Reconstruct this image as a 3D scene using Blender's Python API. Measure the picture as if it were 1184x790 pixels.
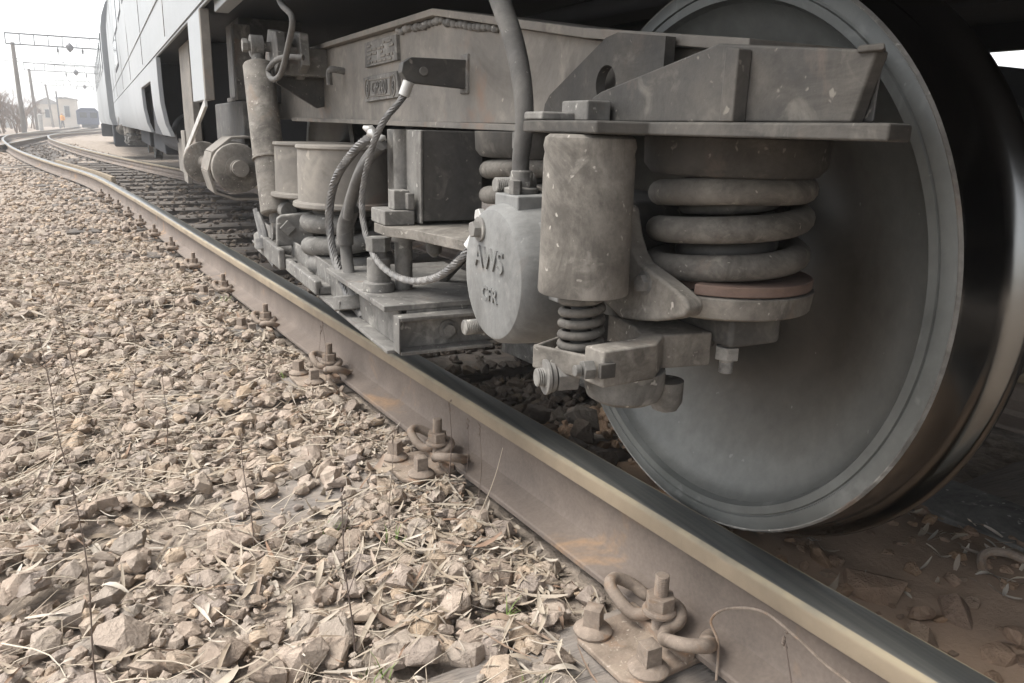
import bpy, bmesh, math, random
import numpy as np
from mathutils import Vector, Matrix, noise
from mathutils.bvhtree import BVHTree
random.seed(7); RNG = np.random.default_rng(11)
scene = bpy.context.scene
for o in list(bpy.data.objects): bpy.data.objects.remove(o)
COL = scene.collection
PI = math.pi
# ------------------------------------------------------------------ camera, world, sun, exposure
cam_d = bpy.data.cameras.new('camera'); cam = bpy.data.objects.new('camera', cam_d); COL.objects.link(cam)
CAM = Vector((-0.891810, -1.033671, 0.207169))
R_ = (0.8937312, -0.4478516, 0.0259507); U_ = (0.0940082, 0.2435380, 0.9653247); F_ = (0.4386422, 0.8603012, -0.2597592)
cam.matrix_world = Matrix(((R_[0], U_[0], -F_[0], CAM.x), (R_[1], U_[1], -F_[1], CAM.y), (R_[2], U_[2], -F_[2], CAM.z), (0, 0, 0, 1)))
cam_d.sensor_width = 36; cam_d.lens = 36 * 901.94 / 1184; cam_d.clip_start = .02; cam_d.clip_end = 3000
scene.camera = cam
SUN_EL, SUN_AZ = math.radians(58), math.radians(292)        # azimuth measured clockwise from +Y
world = bpy.data.worlds.new('World'); scene.world = world; world.use_nodes = True
wn = world.node_tree; bg = wn.nodes['Background']
sky = wn.nodes.new('ShaderNodeTexSky'); sky.sky_type = 'NISHITA'; sky.sun_disc = False
sky.sun_elevation = SUN_EL; sky.sun_rotation = SUN_AZ; sky.air_density = 1.0; sky.dust_density = 2.0; sky.ozone_density = 1.0
hs = wn.nodes.new('ShaderNodeHueSaturation'); hs.inputs['Saturation'].default_value = .22
wn.links.new(sky.outputs[0], hs.inputs['Color']); wn.links.new(hs.outputs[0], bg.inputs[0])
bg.inputs[1].default_value = .135
sun_d = bpy.data.lights.new('sun', 'SUN'); sun = bpy.data.objects.new('sun', sun_d); COL.objects.link(sun)
sun_d.energy = 1.4; sun_d.angle = math.radians(34); sun_d.color = (1, .96, .89)
sd = Vector((math.sin(SUN_AZ) * math.cos(SUN_EL), math.cos(SUN_AZ) * math.cos(SUN_EL), math.sin(SUN_EL)))
sun.rotation_euler = sd.to_track_quat('Z', 'Y').to_euler()
scene.view_settings.view_transform = 'Standard'; scene.view_settings.look = 'None'
scene.view_settings.exposure = 1.58; scene.view_settings.gamma = 1
scene.render.engine = 'CYCLES'
try:
    scene.cycles.use_denoising = True; scene.cycles.max_bounces = 6; scene.cycles.volume_bounces = 1
except Exception: pass

# ------------------------------------------------------------------ materials
MATS = {}
def _nodes(name):
    m = bpy.data.materials.new(name); m.use_nodes = True
    t = m.node_tree; return m, t, t.nodes['Principled BSDF']
def _noise(t, sc, det=4, rough=.55, co=None, dist=0):
    n = t.nodes.new('ShaderNodeTexNoise'); n.inputs['Scale'].default_value = sc; n.inputs['Detail'].default_value = det
    n.inputs['Roughness'].default_value = rough; n.inputs['Distortion'].default_value = dist
    if co is not None: t.links.new(co, n.inputs['Vector'])
    return n.outputs[0]
def _ramp(t, fac, stops):
    r = t.nodes.new('ShaderNodeValToRGB'); e = r.color_ramp.elements
    while len(e) < len(stops): e.new(.5)
    for k, (p, c) in zip(e, stops): k.position = p; k.color = (*c, 1) if len(c) == 3 else c
    t.links.new(fac, r.inputs[0]); return r.outputs[0]
def _mix(t, fac, a, b, mode='MIX'):
    m = t.nodes.new('ShaderNodeMix'); m.data_type = 'RGBA'; m.blend_type = mode
    for s, v in ((m.inputs[0], fac), (m.inputs[6], a), (m.inputs[7], b)):
        if isinstance(v, (int, float)): s.default_value = v
        elif isinstance(v, tuple): s.default_value = (*v, 1)
        else: t.links.new(v, s)
    return m.outputs[2]
def _co(t, stretch=None):
    tc = t.nodes.new('ShaderNodeTexCoord'); o = tc.outputs['Object']
    if stretch:
        mp = t.nodes.new('ShaderNodeMapping'); mp.inputs['Scale'].default_value = stretch; t.links.new(o, mp.inputs[0]); o = mp.outputs[0]
    return o
def _bump(t, b, h, strength=.3, dist=.004, prev=None):
    n = t.nodes.new('ShaderNodeBump'); n.inputs['Strength'].default_value = strength; n.inputs['Distance'].default_value = dist
    t.links.new(h, n.inputs['Height'])
    if prev is not None: t.links.new(prev, n.inputs['Normal'])
    t.links.new(n.outputs[0], b.inputs['Normal']); return n.outputs[0]
BW = lambda v: (v, v, v)
WARM = lambda c, k=.86: (c[0] * k * 1.03, c[1] * k * .985, c[2] * k * .94)
def grime(name, a, b, speck=None, speck_amt=.0, rust=None, rust_amt=0., rough=.8, metal=0., scale=9., bump=.35, stretch=None, warm=False, dirt=0.):
    """dusty painted or bare steel: two mottled tones, dried splashes, rust patches, pitted relief"""
    m, t, p = _nodes(name); co = _co(t, stretch)
    if warm: a, b = WARM(a), WARM(b); speck = speck and WARM(speck, .9)
    n1 = _noise(t, scale, 6, .62, co, .4); c = _ramp(t, n1, ((.34, a), (.66, b)))
    n0 = _noise(t, scale * .22, 3, .5, co); c = _mix(t, .35, c, _ramp(t, n0, ((.35, BW(.55)), (.65, BW(1.25)))), 'MULTIPLY')
    if dirt:
        nd = _noise(t, scale * .55, 7, .72, co, 1.1); c = _mix(t, dirt, c, _ramp(t, nd, ((.36, (.30, .29, .28)), (.54, BW(1.0)))), 'MULTIPLY')
        ng = _noise(t, scale * 9, 4, .7, co); c = _mix(t, dirt * .5, c, _ramp(t, ng, ((.3, BW(.55)), (.7, BW(1.3)))), 'MULTIPLY')
    if rust:
        nr = _noise(t, scale * .7, 5, .65, co, .8); f = _ramp(t, nr, ((1 - rust_amt - .06, BW(0)), (1 - rust_amt + .10, BW(.9)))); c = _mix(t, f, c, rust)
    if speck:
        ns = _noise(t, scale * 7, 2, .5, co, .3); f = _ramp(t, ns, ((1 - speck_amt - .02, BW(0)), (1 - speck_amt + .03, BW(.85)))); c = _mix(t, f, c, speck)
        nl = _noise(t, scale * 2.1, 4, .6, co, .6); f2 = _ramp(t, nl, ((.58, BW(0)), (.72, BW(.45)))); c = _mix(t, f2, c, speck)
    t.links.new(c, p.inputs['Base Color']); p.inputs['Metallic'].default_value = metal
    rr = _ramp(t, n1, ((.3, BW(max(.05, rough - .12))), (.7, BW(min(1, rough + .1))))); t.links.new(rr, p.inputs['Roughness'])
    h = _noise(t, scale * 12, 5, .6, co); pr = _bump(t, p, h, bump, .0015); _bump(t, p, n1, bump * .7, .004, pr)
    MATS[name] = m; return m
STEEL = grime('dusty grey steel', (0.144, 0.137, 0.126), (0.216, 0.205, 0.187), (.42, .40, .36), .30, (.17, .115, .08), .34, .82, dirt=0.75)
FRAME = grime('dusty frame paint', (0.175, 0.166, 0.152), (0.258, 0.244, 0.221), (.36, .34, .30), .27, (.22, .15, .11), .36, .8, scale=5, warm=True, dirt=0.45)
DARK = grime('dark oily steel', (.055, .055, .055), (.11, .107, .10), (.22, .21, .19), .27, None, 0, .75, warm=True, dirt=0.50)
GUSS = grime('brown dusty plate', (0.043, 0.040, 0.036), (0.083, 0.075, 0.065), (0.158, 0.144, 0.122), .29, (0.096, 0.074, 0.059), .32, .85, scale=10, dirt=0.60)
CYL = grime('mud splashed tube', (.155, .145, .13), (.275, .262, .238), (.40, .385, .355), .31, (.19, .145, .11), .34, .85, scale=11, warm=True, dirt=0.75)
SPRING = grime('dusty coil steel', (.12, .113, .103), (.205, .195, .177), (.33, .315, .285), .275, (.15, .115, .09), .34, .82, scale=14, warm=True, dirt=0.75)
AXLE = grime('grey cast cover', (0.163, 0.163, 0.157), (0.233, 0.231, 0.220), (0.317, 0.308, 0.290), .27, (.16, .12, .09), .33, .78, scale=8, bump=.45, dirt=.5)
RED = grime('red oxide ring', (.15, .105, .085), (.20, .13, .10), None, 0, None, 0, .85, dirt=0.50)
RUBBER = grime('dusty rubber', (0.080, 0.076, 0.072), (0.152, 0.144, 0.132), (0.208, 0.200, 0.184), .26, None, 0, .85, scale=12, dirt=0.40)
ROPE = grime('wire rope steel', (0.119, 0.115, 0.111), (0.221, 0.212, 0.200), None, 0, None, 0, .6, .3, scale=30, dirt=0.40)
BRIGHT = grime('bare zinc', (.42, .41, .39), (.58, .57, .54), None, 0, None, 0, .5, .4, scale=20, bump=.15)
WHEEL = grime('wheel grey film', (.09, .094, .089), (.134, .138, .130), (.26, .26, .25), .245, (.13, .11, .09), .30, .52, .15, scale=6, bump=.12, dirt=.25)
TREAD = grime('worn tread steel', (.16, .16, .158), (.20, .198, .19), None, 0, None, 0, .17, 1., scale=1.6, bump=.02)
CLIP = grime('rusty fastening iron', (.20, .155, .12), (.31, .25, .20), (.38, .31, .25), .28, (.24, .15, .09), .40, .88, scale=22, dirt=0.50)
PLATE = grime('rusty base plate', (.22, .165, .125), (.31, .25, .195), (.40, .34, .28), .33, (.26, .16, .10), .42, .92, scale=18, dirt=0.50)
COACH = grime('pale coach paint', (0.305, 0.317, 0.325), (0.366, 0.378, 0.383), None, 0, None, 0, .55, .0, scale=1.3, bump=.03, stretch=(3, .5, 1), dirt=.12)
COACH.node_tree.nodes['Principled BSDF'].inputs['Specular IOR Level'].default_value = .25
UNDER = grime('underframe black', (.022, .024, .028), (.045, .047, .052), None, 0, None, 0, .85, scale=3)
CONC = grime('pale concrete', (.34, .33, .31), (.46, .45, .42), None, 0, None, 0, .9, scale=4)
RENDERW = grime('house render', (.40, .36, .31), (.52, .47, .40), None, 0, None, 0, .9, scale=.8)
ROOFM = grime('grey roof sheet', (.22, .21, .21), (.30, .29, .28), None, 0, None, 0, .8, scale=1.2)
BLUE = grime('dark blue paint', (.04, .055, .10), (.07, .085, .14), None, 0, None, 0, .5, scale=2)
ORANGE = grime('orange vest', (.80, .33, .04), (.90, .42, .06), None, 0, None, 0, .8, scale=9)
SKIN = grime('skin', (.45, .28, .20), (.52, .33, .24), None, 0, None, 0, .6)
TROUS = grime('dark trousers', (.05, .05, .06), (.09, .09, .10), None, 0, None, 0, .9)
TWIG = grime('bare twigs', (.11, .075, .05), (.19, .13, .09), None, 0, None, 0, .9, scale=6)
MAST = grime('mast concrete', (.13, .115, .10), (.20, .18, .16), None, 0, None, 0, .9, scale=2)
WIREM = grime('overhead wire', (.10, .10, .105), (.14, .14, .145), None, 0, None, 0, .6, .3)
GLASS, _t, _p = _nodes('tinted glass'); _p.inputs['Base Color'].default_value = (.03, .035, .04, 1); _p.inputs['Roughness'].default_value = .12; _p.inputs['Specular IOR Level'].default_value = .6

def web_material():
    m, t, p = _nodes('wheel web film and hub shade'); co = _co(t); mp = t.nodes.new('ShaderNodeMapping'); mp.inputs['Scale'].default_value = (0, 1, 1); t.links.new(co, mp.inputs[0])
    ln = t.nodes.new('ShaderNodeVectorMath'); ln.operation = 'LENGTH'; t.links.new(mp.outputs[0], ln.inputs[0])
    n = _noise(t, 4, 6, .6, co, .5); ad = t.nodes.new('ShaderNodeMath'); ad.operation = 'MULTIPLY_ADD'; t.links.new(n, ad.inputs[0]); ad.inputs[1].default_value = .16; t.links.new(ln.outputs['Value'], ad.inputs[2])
    c = _ramp(t, ad.outputs[0], ((.22, (.026, .025, .023)), (.31, (.06, .054, .046)), (.37, (.108, .102, .09)), (.43, (.135, .135, .125)), (.50, (.114, .117, .110))))  # darkens towards the hub: dirt plus painted shade of the dish
    c = _mix(t, .5, c, _ramp(t, _noise(t, 34, 5, .7, co), ((.3, BW(.7)), (.7, BW(1.25)))), 'MULTIPLY')
    c = _mix(t, _ramp(t, _noise(t, 60, 2, .5, co), ((.74, BW(0)), (.77, BW(.5)))), c, (.25, .25, .24))
    t.links.new(c, p.inputs['Base Color']); p.inputs['Roughness'].default_value = .5; p.inputs['Metallic'].default_value = .2
    cx = t.nodes.new('ShaderNodeCombineXYZ'); t.links.new(ln.outputs['Value'], cx.inputs[0]); rg = _noise(t, 260, 3, .7, cx.outputs[0])
    pr = _bump(t, p, _noise(t, 90, 4, .6, co), .15, .001); _bump(t, p, rg, .22, .0006, pr); return m
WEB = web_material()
def rail_material():
    m, t, p = _nodes('rail flank rust'); co = _co(t); sx = t.nodes.new('ShaderNodeSeparateXYZ'); t.links.new(co, sx.inputs[0])
    at = t.nodes.new('ShaderNodeAttribute'); at.attribute_name = 'zone'      # 0 foot and web, .5 head flank, 1 running band
    a = _ramp(t, _noise(t, 7, 6, .6, co), ((.3, (.125, .10, .082)), (.7, (.19, .152, .125))))
    a = _mix(t, _ramp(t, _noise(t, 3.1, 5, .6, co, .5), ((.6, BW(0)), (.68, BW(.75)))), a, (.30, .185, .10))
    fine = _noise(t, 130, 3, .6, co)
    a = _mix(t, .3, a, _ramp(t, fine, ((.3, BW(.6)), (.7, BW(1.3)))), 'MULTIPLY')
    h = _ramp(t, _noise(t, 5, 6, .6, co, .3), ((.3, (.185, .145, .10)), (.7, (.285, .226, .155))))
    c = _mix(t, _ramp(t, at.outputs['Fac'], ((.2, BW(0)), (.3, BW(1)))), a, h)
    mp = t.nodes.new('ShaderNodeMapping'); mp.inputs['Scale'].default_value = (60, 1.2, 60); t.links.new(co, mp.inputs[0])
    top = _ramp(t, _noise(t, 1.0, 5, .6, mp.outputs[0]), ((.3, (.06, .064, .064)), (.7, (.14, .137, .125))))
    edge = _mix(t, _ramp(t, _noise(t, 9, 4, .6, co), ((.35, BW(.45)), (.6, BW(1)))), top, (.30, .25, .165))
    c = _mix(t, _ramp(t, at.outputs['Fac'], ((.55, BW(0)), (.66, BW(1)))), c, edge)
    run = _ramp(t, at.outputs['Fac'], ((.78, BW(0)), (.9, BW(1)))); c = _mix(t, run, c, top)
    t.links.new(c, p.inputs['Base Color'])
    t.links.new(_ramp(t, at.outputs['Fac'], ((.6, BW(.82)), (.9, BW(.33)))), p.inputs['Roughness'])
    t.links.new(_ramp(t, at.outputs['Fac'], ((.78, BW(0)), (.95, BW(.35)))), p.inputs['Metallic'])
    _bump(t, p, fine, .25, .0012); MATS['rail'] = m; return m
RAIL = rail_material()

def stone_material(name='ballast stone', tint=(1.0, .972, .96)):
    m, t, p = _nodes(name); co = t.nodes.new('ShaderNodeNewGeometry').outputs['Position']
    oi = t.nodes.new('ShaderNodeObjectInfo'); at = t.nodes.new('ShaderNodeAttribute'); at.attribute_name = 'tone'
    ad = t.nodes.new('ShaderNodeMath'); ad.operation = 'ADD'; t.links.new(oi.outputs['Random'], ad.inputs[0]); t.links.new(at.outputs['Fac'], ad.inputs[1])
    fr = t.nodes.new('ShaderNodeMath'); fr.operation = 'FRACT'; t.links.new(ad.outputs[0], fr.inputs[0])
    c = _ramp(t, fr.outputs[0], ((0, (.28, .23, .185)), (.2, (.385, .315, .255)), (.4, (.31, .275, .235)), (.58, (.44, .365, .30)), (.72, (.30, .258, .225)), (.86, (.44, .345, .25)), (1, (.37, .325, .28))))
    n = _noise(t, 45, 6, .65, co, .4); c = _mix(t, .6, c, _ramp(t, n, ((.3, BW(.62)), (.7, BW(1.28)))), 'MULTIPLY')
    n2 = _noise(t, 14, 4, .6, co); c = _mix(t, _ramp(t, n2, ((.5, BW(0)), (.7, BW(.45)))), c, (.40, .35, .29)); c = _mix(t, 1, c, tint, 'MULTIPLY')
    t.links.new(c, p.inputs['Base Color']); p.inputs['Roughness'].default_value = .95; p.inputs['Specular IOR Level'].default_value = .2
    pr = _bump(t, p, n, .9, .012); _bump(t, p, _noise(t, 170, 5, .7, co), .7, .003, pr); return m
STONE = stone_material(); STONE_SHADED_OILY = stone_material('shaded oily ballast stone', (.46, .46, .47)); STONE_BROWN = stone_material('brown dusted stone', (.88, .74, .64))  # second variant: coach shade and grease together put into a darker tint
def soil_material():
    m, t, p = _nodes('dusty soil'); co = _co(t)
    n = _noise(t, 6, 8, .68, co, .3); c = _ramp(t, n, ((.3, (.22, .18, .145)), (.55, (.315, .26, .21)), (.75, (.39, .33, .27))))
    n2 = _noise(t, 60, 5, .7, co); c = _mix(t, .6, c, _ramp(t, n2, ((.3, BW(.5)), (.7, BW(1.35)))), 'MULTIPLY')
    v = t.nodes.new('ShaderNodeTexVoronoi'); v.inputs['Scale'].default_value = 22; t.links.new(co, v.inputs['Vector'])
    oa = t.nodes.new('ShaderNodeAttribute'); oa.attribute_name = 'shade_oil'; c = _mix(t, oa.outputs['Fac'], c, _mix(t, 1, c, (.36, .38, .41), 'MULTIPLY'))  # paints the coach's shade, with grease, into the soil colour
    t.links.new(c, p.inputs['Base Color']); p.inputs['Roughness'].default_value = 1
    pr = _bump(t, p, n2, .7, .012); _bump(t, p, v.outputs['Distance'], .8, .02, pr); return m
SOIL = soil_material()
def dirt_material():
    m, t, p = _nodes('brown fine dirt'); co = _co(t)
    n = _noise(t, 5, 6, .6, co, .3); c = _ramp(t, n, ((.3, (.27, .195, .14)), (.7, (.38, .27, .19))))
    t.links.new(c, p.inputs['Base Color']); p.inputs['Roughness'].default_value = 1; _bump(t, p, _noise(t, 70, 6, .7, co), .5, .006); return m
DIRT = dirt_material()
def wood_material(name='weathered sleeper wood', k=1.):
    m, t, p = _nodes(name); co = _co(t, (4, 60, 40))
    n = _noise(t, 1, 8, .75, co, 1.2); c = _ramp(t, n, ((.32, (.06, .05, .043)), (.42, (.20, .175, .15)), (.6, (.27, .24, .205)), (.75, (.34, .30, .26))))
    c = _mix(t, _ramp(t, _noise(t, 9, 5, .65, _co(t)), ((.45, BW(0)), (.62, BW(.8)))), c, (.31, .26, .21)); c = _mix(t, 1, c, (k, k, k * 1.03), 'MULTIPLY')
    t.links.new(c, p.inputs['Base Color']); p.inputs['Roughness'].default_value = .95; _bump(t, p, n, .8, .008); return m
WOOD = wood_material(); WOOD_DARK = wood_material('shaded oily sleeper wood', .5)  # second wood: coach shade and grease put into the colour
def leaf_material(name, stops, trans=.25):
    m, t, p = _nodes(name); oi = t.nodes.new('ShaderNodeObjectInfo'); at = t.nodes.new('ShaderNodeAttribute'); at.attribute_name = 'tone'
    ad = t.nodes.new('ShaderNodeMath'); t.links.new(oi.outputs['Random'], ad.inputs[0]); t.links.new(at.outputs['Fac'], ad.inputs[1])
    fr = t.nodes.new('ShaderNodeMath'); fr.operation = 'FRACT'; t.links.new(ad.outputs[0], fr.inputs[0])
    c = _ramp(t, fr.outputs[0], stops); c = _mix(t, .4, c, _ramp(t, _noise(t, 60, 3, .6, t.nodes.new('ShaderNodeNewGeometry').outputs['Position']), ((.3, BW(.7)), (.7, BW(1.2)))), 'MULTIPLY')
    t.links.new(c, p.inputs['Base Color']); p.inputs['Roughness'].default_value = .8; return m
LEAF = leaf_material('dry leaf', ((0, (.30, .245, .185)), (.3, (.39, .335, .265)), (.6, (.25, .195, .14)), (.8, (.46, .41, .345)), (.95, (.20, .12, .075)), (1, (.34, .285, .22))))
STRAW = leaf_material('dry straw', ((0, (.40, .335, .26)), (.4, (.56, .49, .39)), (.75, (.46, .39, .30)), (1, (.30, .24, .18))))
GRASS = leaf_material('fresh grass', ((0, (.11, .17, .035)), (.5, (.17, .25, .06)), (1, (.14, .21, .05))))
STALK = leaf_material('dead stalk', ((0, (.12, .09, .075)), (1, (.18, .14, .11))))

# ------------------------------------------------------------------ mesh helpers
class MB:
    def __init__(s): s.v = []; s.f = []; s.m = []
    def add(s, vs, fs, mat=0):
        b = len(s.v); s.v += [tuple(x) for x in vs]; s.f += [tuple(i + b for i in f) for f in fs]; s.m += [mat] * len(fs); return s
    def box(s, x0, x1, y0, y1, z0, z1, mat=0):
        return s.add([(x, y, z) for z in (z0, z1) for y in (y0, y1) for x in (x0, x1)],
                     [(0, 2, 3, 1), (4, 5, 7, 6), (0, 1, 5, 4), (2, 6, 7, 3), (0, 4, 6, 2), (1, 3, 7, 5)], mat)
    def obox(s, c, ex, ey, ez, mat=0):
        c, ex, ey, ez = map(Vector, (c, ex, ey, ez))
        return s.add([c + ex * i + ey * j + ez * k for k in (-1, 1) for j in (-1, 1) for i in (-1, 1)],
                     [(0, 2, 3, 1), (4, 5, 7, 6), (0, 1, 5, 4), (2, 6, 7, 3), (0, 4, 6, 2), (1, 3, 7, 5)], mat)
    def bar(s, a, b, w, h, up=(0, 0, 1), mat=0):
        a, b, up = Vector(a), Vector(b), Vector(up); d = (b - a).normalized(); r = d.cross(up).normalized(); u = r.cross(d)
        return s.obox((a + b) / 2, (b - a) / 2, r * w / 2, u * h / 2, mat)
    def tube(s, path, r, n=10, caps=True, mat=0, closed=False):
        P = [Vector(p) for p in path]; k = len(P); rr = r if isinstance(r, (list, tuple)) else [r] * k
        vs = []; prev = None
        for i in range(k):
            d = (P[(i + 1) % k] - P[i - 1]) if closed else (P[min(i + 1, k - 1)] - P[max(i - 1, 0)])
            d.normalize()
            if prev is None:
                a = Vector((0, 0, 1)) if abs(d.z) < .9 else Vector((1, 0, 0)); u = d.cross(a).normalized()
            else:
                u = prev - d * prev.dot(d)
                u = u.normalized() if u.length > 1e-6 else d.orthogonal().normalized()
            prev = u; w = d.cross(u)
            vs += [P[i] + (u * math.cos(2 * PI * j / n) + w * math.sin(2 * PI * j / n)) * rr[i] for j in range(n)]
        fs = [(i * n + j, i * n + (j + 1) % n, ((i + 1) % k) * n + (j + 1) % n, ((i + 1) % k) * n + j) for i in range(k if closed else k - 1) for j in range(n)]
        if caps and not closed: fs += [tuple(range(n))[::-1], tuple((k - 1) * n + j for j in range(n))]
        return s.add(vs, fs, mat)
    def cyl(s, a, b, r, r2=None, n=24, mat=0): return s.tube([a, b], [r, r if r2 is None else r2], n, True, mat)
    def lathe(s, prof, org, axis, n=48, mat=0, cap=True):
        org, ax = Vector(org), Vector(axis).normalized(); u = ax.orthogonal().normalized(); w = ax.cross(u); k = len(prof)
        vs = [org + ax * a + (u * math.cos(2 * PI * j / n) + w * math.sin(2 * PI * j / n)) * max(r, 1e-5) for a, r in prof for j in range(n)]
        fs = [(i * n + j, i * n + (j + 1) % n, (i + 1) * n + (j + 1) % n, (i + 1) * n + j) for i in range(k - 1) for j in range(n)]
        if cap: fs += [tuple(range(n))[::-1], tuple((k - 1) * n + j for j in range(n))]
        return s.add(vs, fs, mat)
    def prism(s, poly, plane, a0, a1, mat=0):
        n = len(poly)
        mk = {'yz': lambda p, a: (a, p[0], p[1]), 'xy': lambda p, a: (p[0], p[1], a), 'xz': lambda p, a: (p[0], a, p[1])}[plane]
        return s.add([mk(p, a0) for p in poly] + [mk(p, a1) for p in poly],
                     [tuple(range(n)), tuple(range(2 * n - 1, n - 1, -1))] + [(i, n + i, n + (i + 1) % n, (i + 1) % n) for i in range(n)], mat)
    def coil(s, c, R, r, z0, z1, turns, ph=0, n=12, seg=28, mat=0, e0=.4, e1=.4):
        k = int(turns * seg); path = []
        for i in range(k + 1):
            u = i / seg; q = i / k
            z = z0 + r + min(1, max(0, (u - e0) / (turns - e0 - e1))) * (z1 - z0 - 2 * r)
            path.append((c[0] + R * math.cos(ph + 2 * PI * u), c[1] + R * math.sin(ph + 2 * PI * u), z))
        return s.tube(path, r, n, True, mat)
    def hexa(s, c, axis, R, h, n=6, mat=0, rot=0, taper=1):
        c, ax = Vector(c), Vector(axis).normalized(); u = ax.orthogonal().normalized(); w = ax.cross(u)
        vs = [c + ax * a + (u * math.cos(2 * PI * j / n + rot) + w * math.sin(2 * PI * j / n + rot)) * r for a, r in ((0, R), (h, R * taper)) for j in range(n)]
        return s.add(vs, [tuple(range(n))[::-1], tuple(range(n, 2 * n))] + [(j, (j + 1) % n, n + (j + 1) % n, n + j) for j in range(n)], mat)
    def thread(s, a, b, r, pitch=.003, n=14, mat=0):
        a, b = Vector(a), Vector(b); L = (b - a).length; k = max(3, int(L / pitch)); pr = [(0, r * .85)]
        for i in range(k): pr += [((i + .5) * L / k, r), ((i + .95) * L / k, r * .86)]
        pr[-1] = (L, r * .85); return s.lathe(pr, a, b - a, n, mat)
    def build(s, name, mats, parent=None, bevel=0, ang=38, label=None, kind=None, seg=2, attr=None):
        me = bpy.data.meshes.new(name); me.from_pydata(s.v, [], s.f)
        for m in (mats if isinstance(mats, (list, tuple)) else [mats]): me.materials.append(m)
        if len(me.materials) > 1: me.polygons.foreach_set('material_index', s.m)
        bm = bmesh.new(); bm.from_mesh(me); bmesh.ops.recalc_face_normals(bm, faces=bm.faces); bm.to_mesh(me); bm.free()
        if ang: me.shade_smooth(); me.set_sharp_from_angle(angle=math.radians(ang))
        if attr: at = me.attributes.new(attr[0], 'FLOAT', 'POINT'); at.data.foreach_set('value', attr[1])
        o = bpy.data.objects.new(name, me); COL.objects.link(o)
        if parent is not None: put(o, parent)
        if bevel:
            b = o.modifiers.new('bevel', 'BEVEL'); b.width = bevel; b.segments = seg; b.limit_method = 'ANGLE'; b.angle_limit = math.radians(40); b.harden_normals = True
        if label: o['label'] = label
        if kind: o['kind'] = kind
        return o
def put(o, parent):
    o.parent = parent; o.matrix_parent_inverse = (ABS[parent.name] if parent.name in ABS else Matrix()).inverted()
ABS = {}
def thing(name, label, cat, loc=(0, 0, 0), group=None):
    o = bpy.data.objects.new(name, None); o.empty_display_size = .05; COL.objects.link(o); o.location = loc
    ABS[o.name] = Matrix.Translation(loc); return tag(o, label, cat, group)
def tag(o, label, cat, group=None, kind=None):
    if label: o['label'] = label
    if cat: o['category'] = cat
    if group: o['group'] = group
    if kind: o['kind'] = kind
    return o
def copy_tree(o, parent=None):
    c = o.copy(); COL.objects.link(c)
    if parent is not None: c.parent = parent; c.matrix_parent_inverse = o.matrix_parent_inverse
    for ch in KIDS.get(o.name, [x for x in o.children]): copy_tree(ch, c)
    return c
KIDS = {}
def text(s, name, size, extrude, mat, parent, origin, xdir, ydir, align='CENTER', bold=0):
    cu = bpy.data.curves.new(name, 'FONT'); cu.body = s; cu.size = size; cu.extrude = extrude; cu.align_x = align; cu.align_y = 'CENTER'; cu.offset = bold
    cu.materials.append(mat)
    o = bpy.data.objects.new(name, cu); COL.objects.link(o)
    me = bpy.data.meshes.new_from_object(o.evaluated_get(bpy.context.evaluated_depsgraph_get())); bpy.data.objects.remove(o); me.name = name; o = bpy.data.objects.new(name, me); COL.objects.link(o)
    x, y = Vector(xdir).normalized(), Vector(ydir).normalized(); z = x.cross(y)
    M = Matrix(((x.x, y.x, z.x, origin[0]), (x.y, y.y, z.y, origin[1]), (x.z, y.z, z.z, origin[2]), (0, 0, 0, 1)))
    o.parent = parent; o.matrix_parent_inverse = Matrix(); P = parent; off = Matrix()
    while P is not None:
        if P.name in ABS: off = ABS[P.name].inverted(); break
        P = P.parent
    o.matrix_basis = off @ M if parent.name in ABS else M
    return o
def smooth_path(pts, k=8):
    P = [Vector(p) for p in pts]; out = []
    for i in range(len(P) - 1):
        a, b, c, d = P[max(i - 1, 0)], P[i], P[i + 1], P[min(i + 2, len(P) - 1)]
        for j in range(k):
            t = j / k; out.append(.5 * ((2 * b) + (c - a) * t + (2 * a - 5 * b + 4 * c - d) * t * t + (3 * b - a - 3 * c + d) * t ** 3))
    out.append(P[-1]); return out
def rope(mb, pts, R, strands=6, pitch=.06, step=.006, n=5):
    P = smooth_path(pts, 12); L = [0]
    for a, b in zip(P, P[1:]): L.append(L[-1] + (b - a).length)
    k = int(L[-1] / step); Q = []
    for i in range(k + 1):
        s = L[-1] * i / k; j = min(max(int(np.searchsorted(L, s)) - 1, 0), len(P) - 2); t = (s - L[j]) / max(L[j + 1] - L[j], 1e-9); Q.append(P[j].lerp(P[j + 1], t))
    fr = []; prev = None
    for i in range(k + 1):
        d = (Q[min(i + 1, k)] - Q[max(i - 1, 0)]).normalized(); u = d.orthogonal().normalized() if prev is None else (prev - d * prev.dot(d)).normalized(); prev = u; fr.append((u, d.cross(u)))
    rs = R * .44
    for m in range(strands):
        mb.tube([Q[i] + (fr[i][0] * math.cos(2 * PI * (m / strands + i * step / pitch)) + fr[i][1] * math.sin(2 * PI * (m / strands + i * step / pitch))) * (R - rs) for i in range(k + 1)], rs, n)
    return mb

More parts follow.
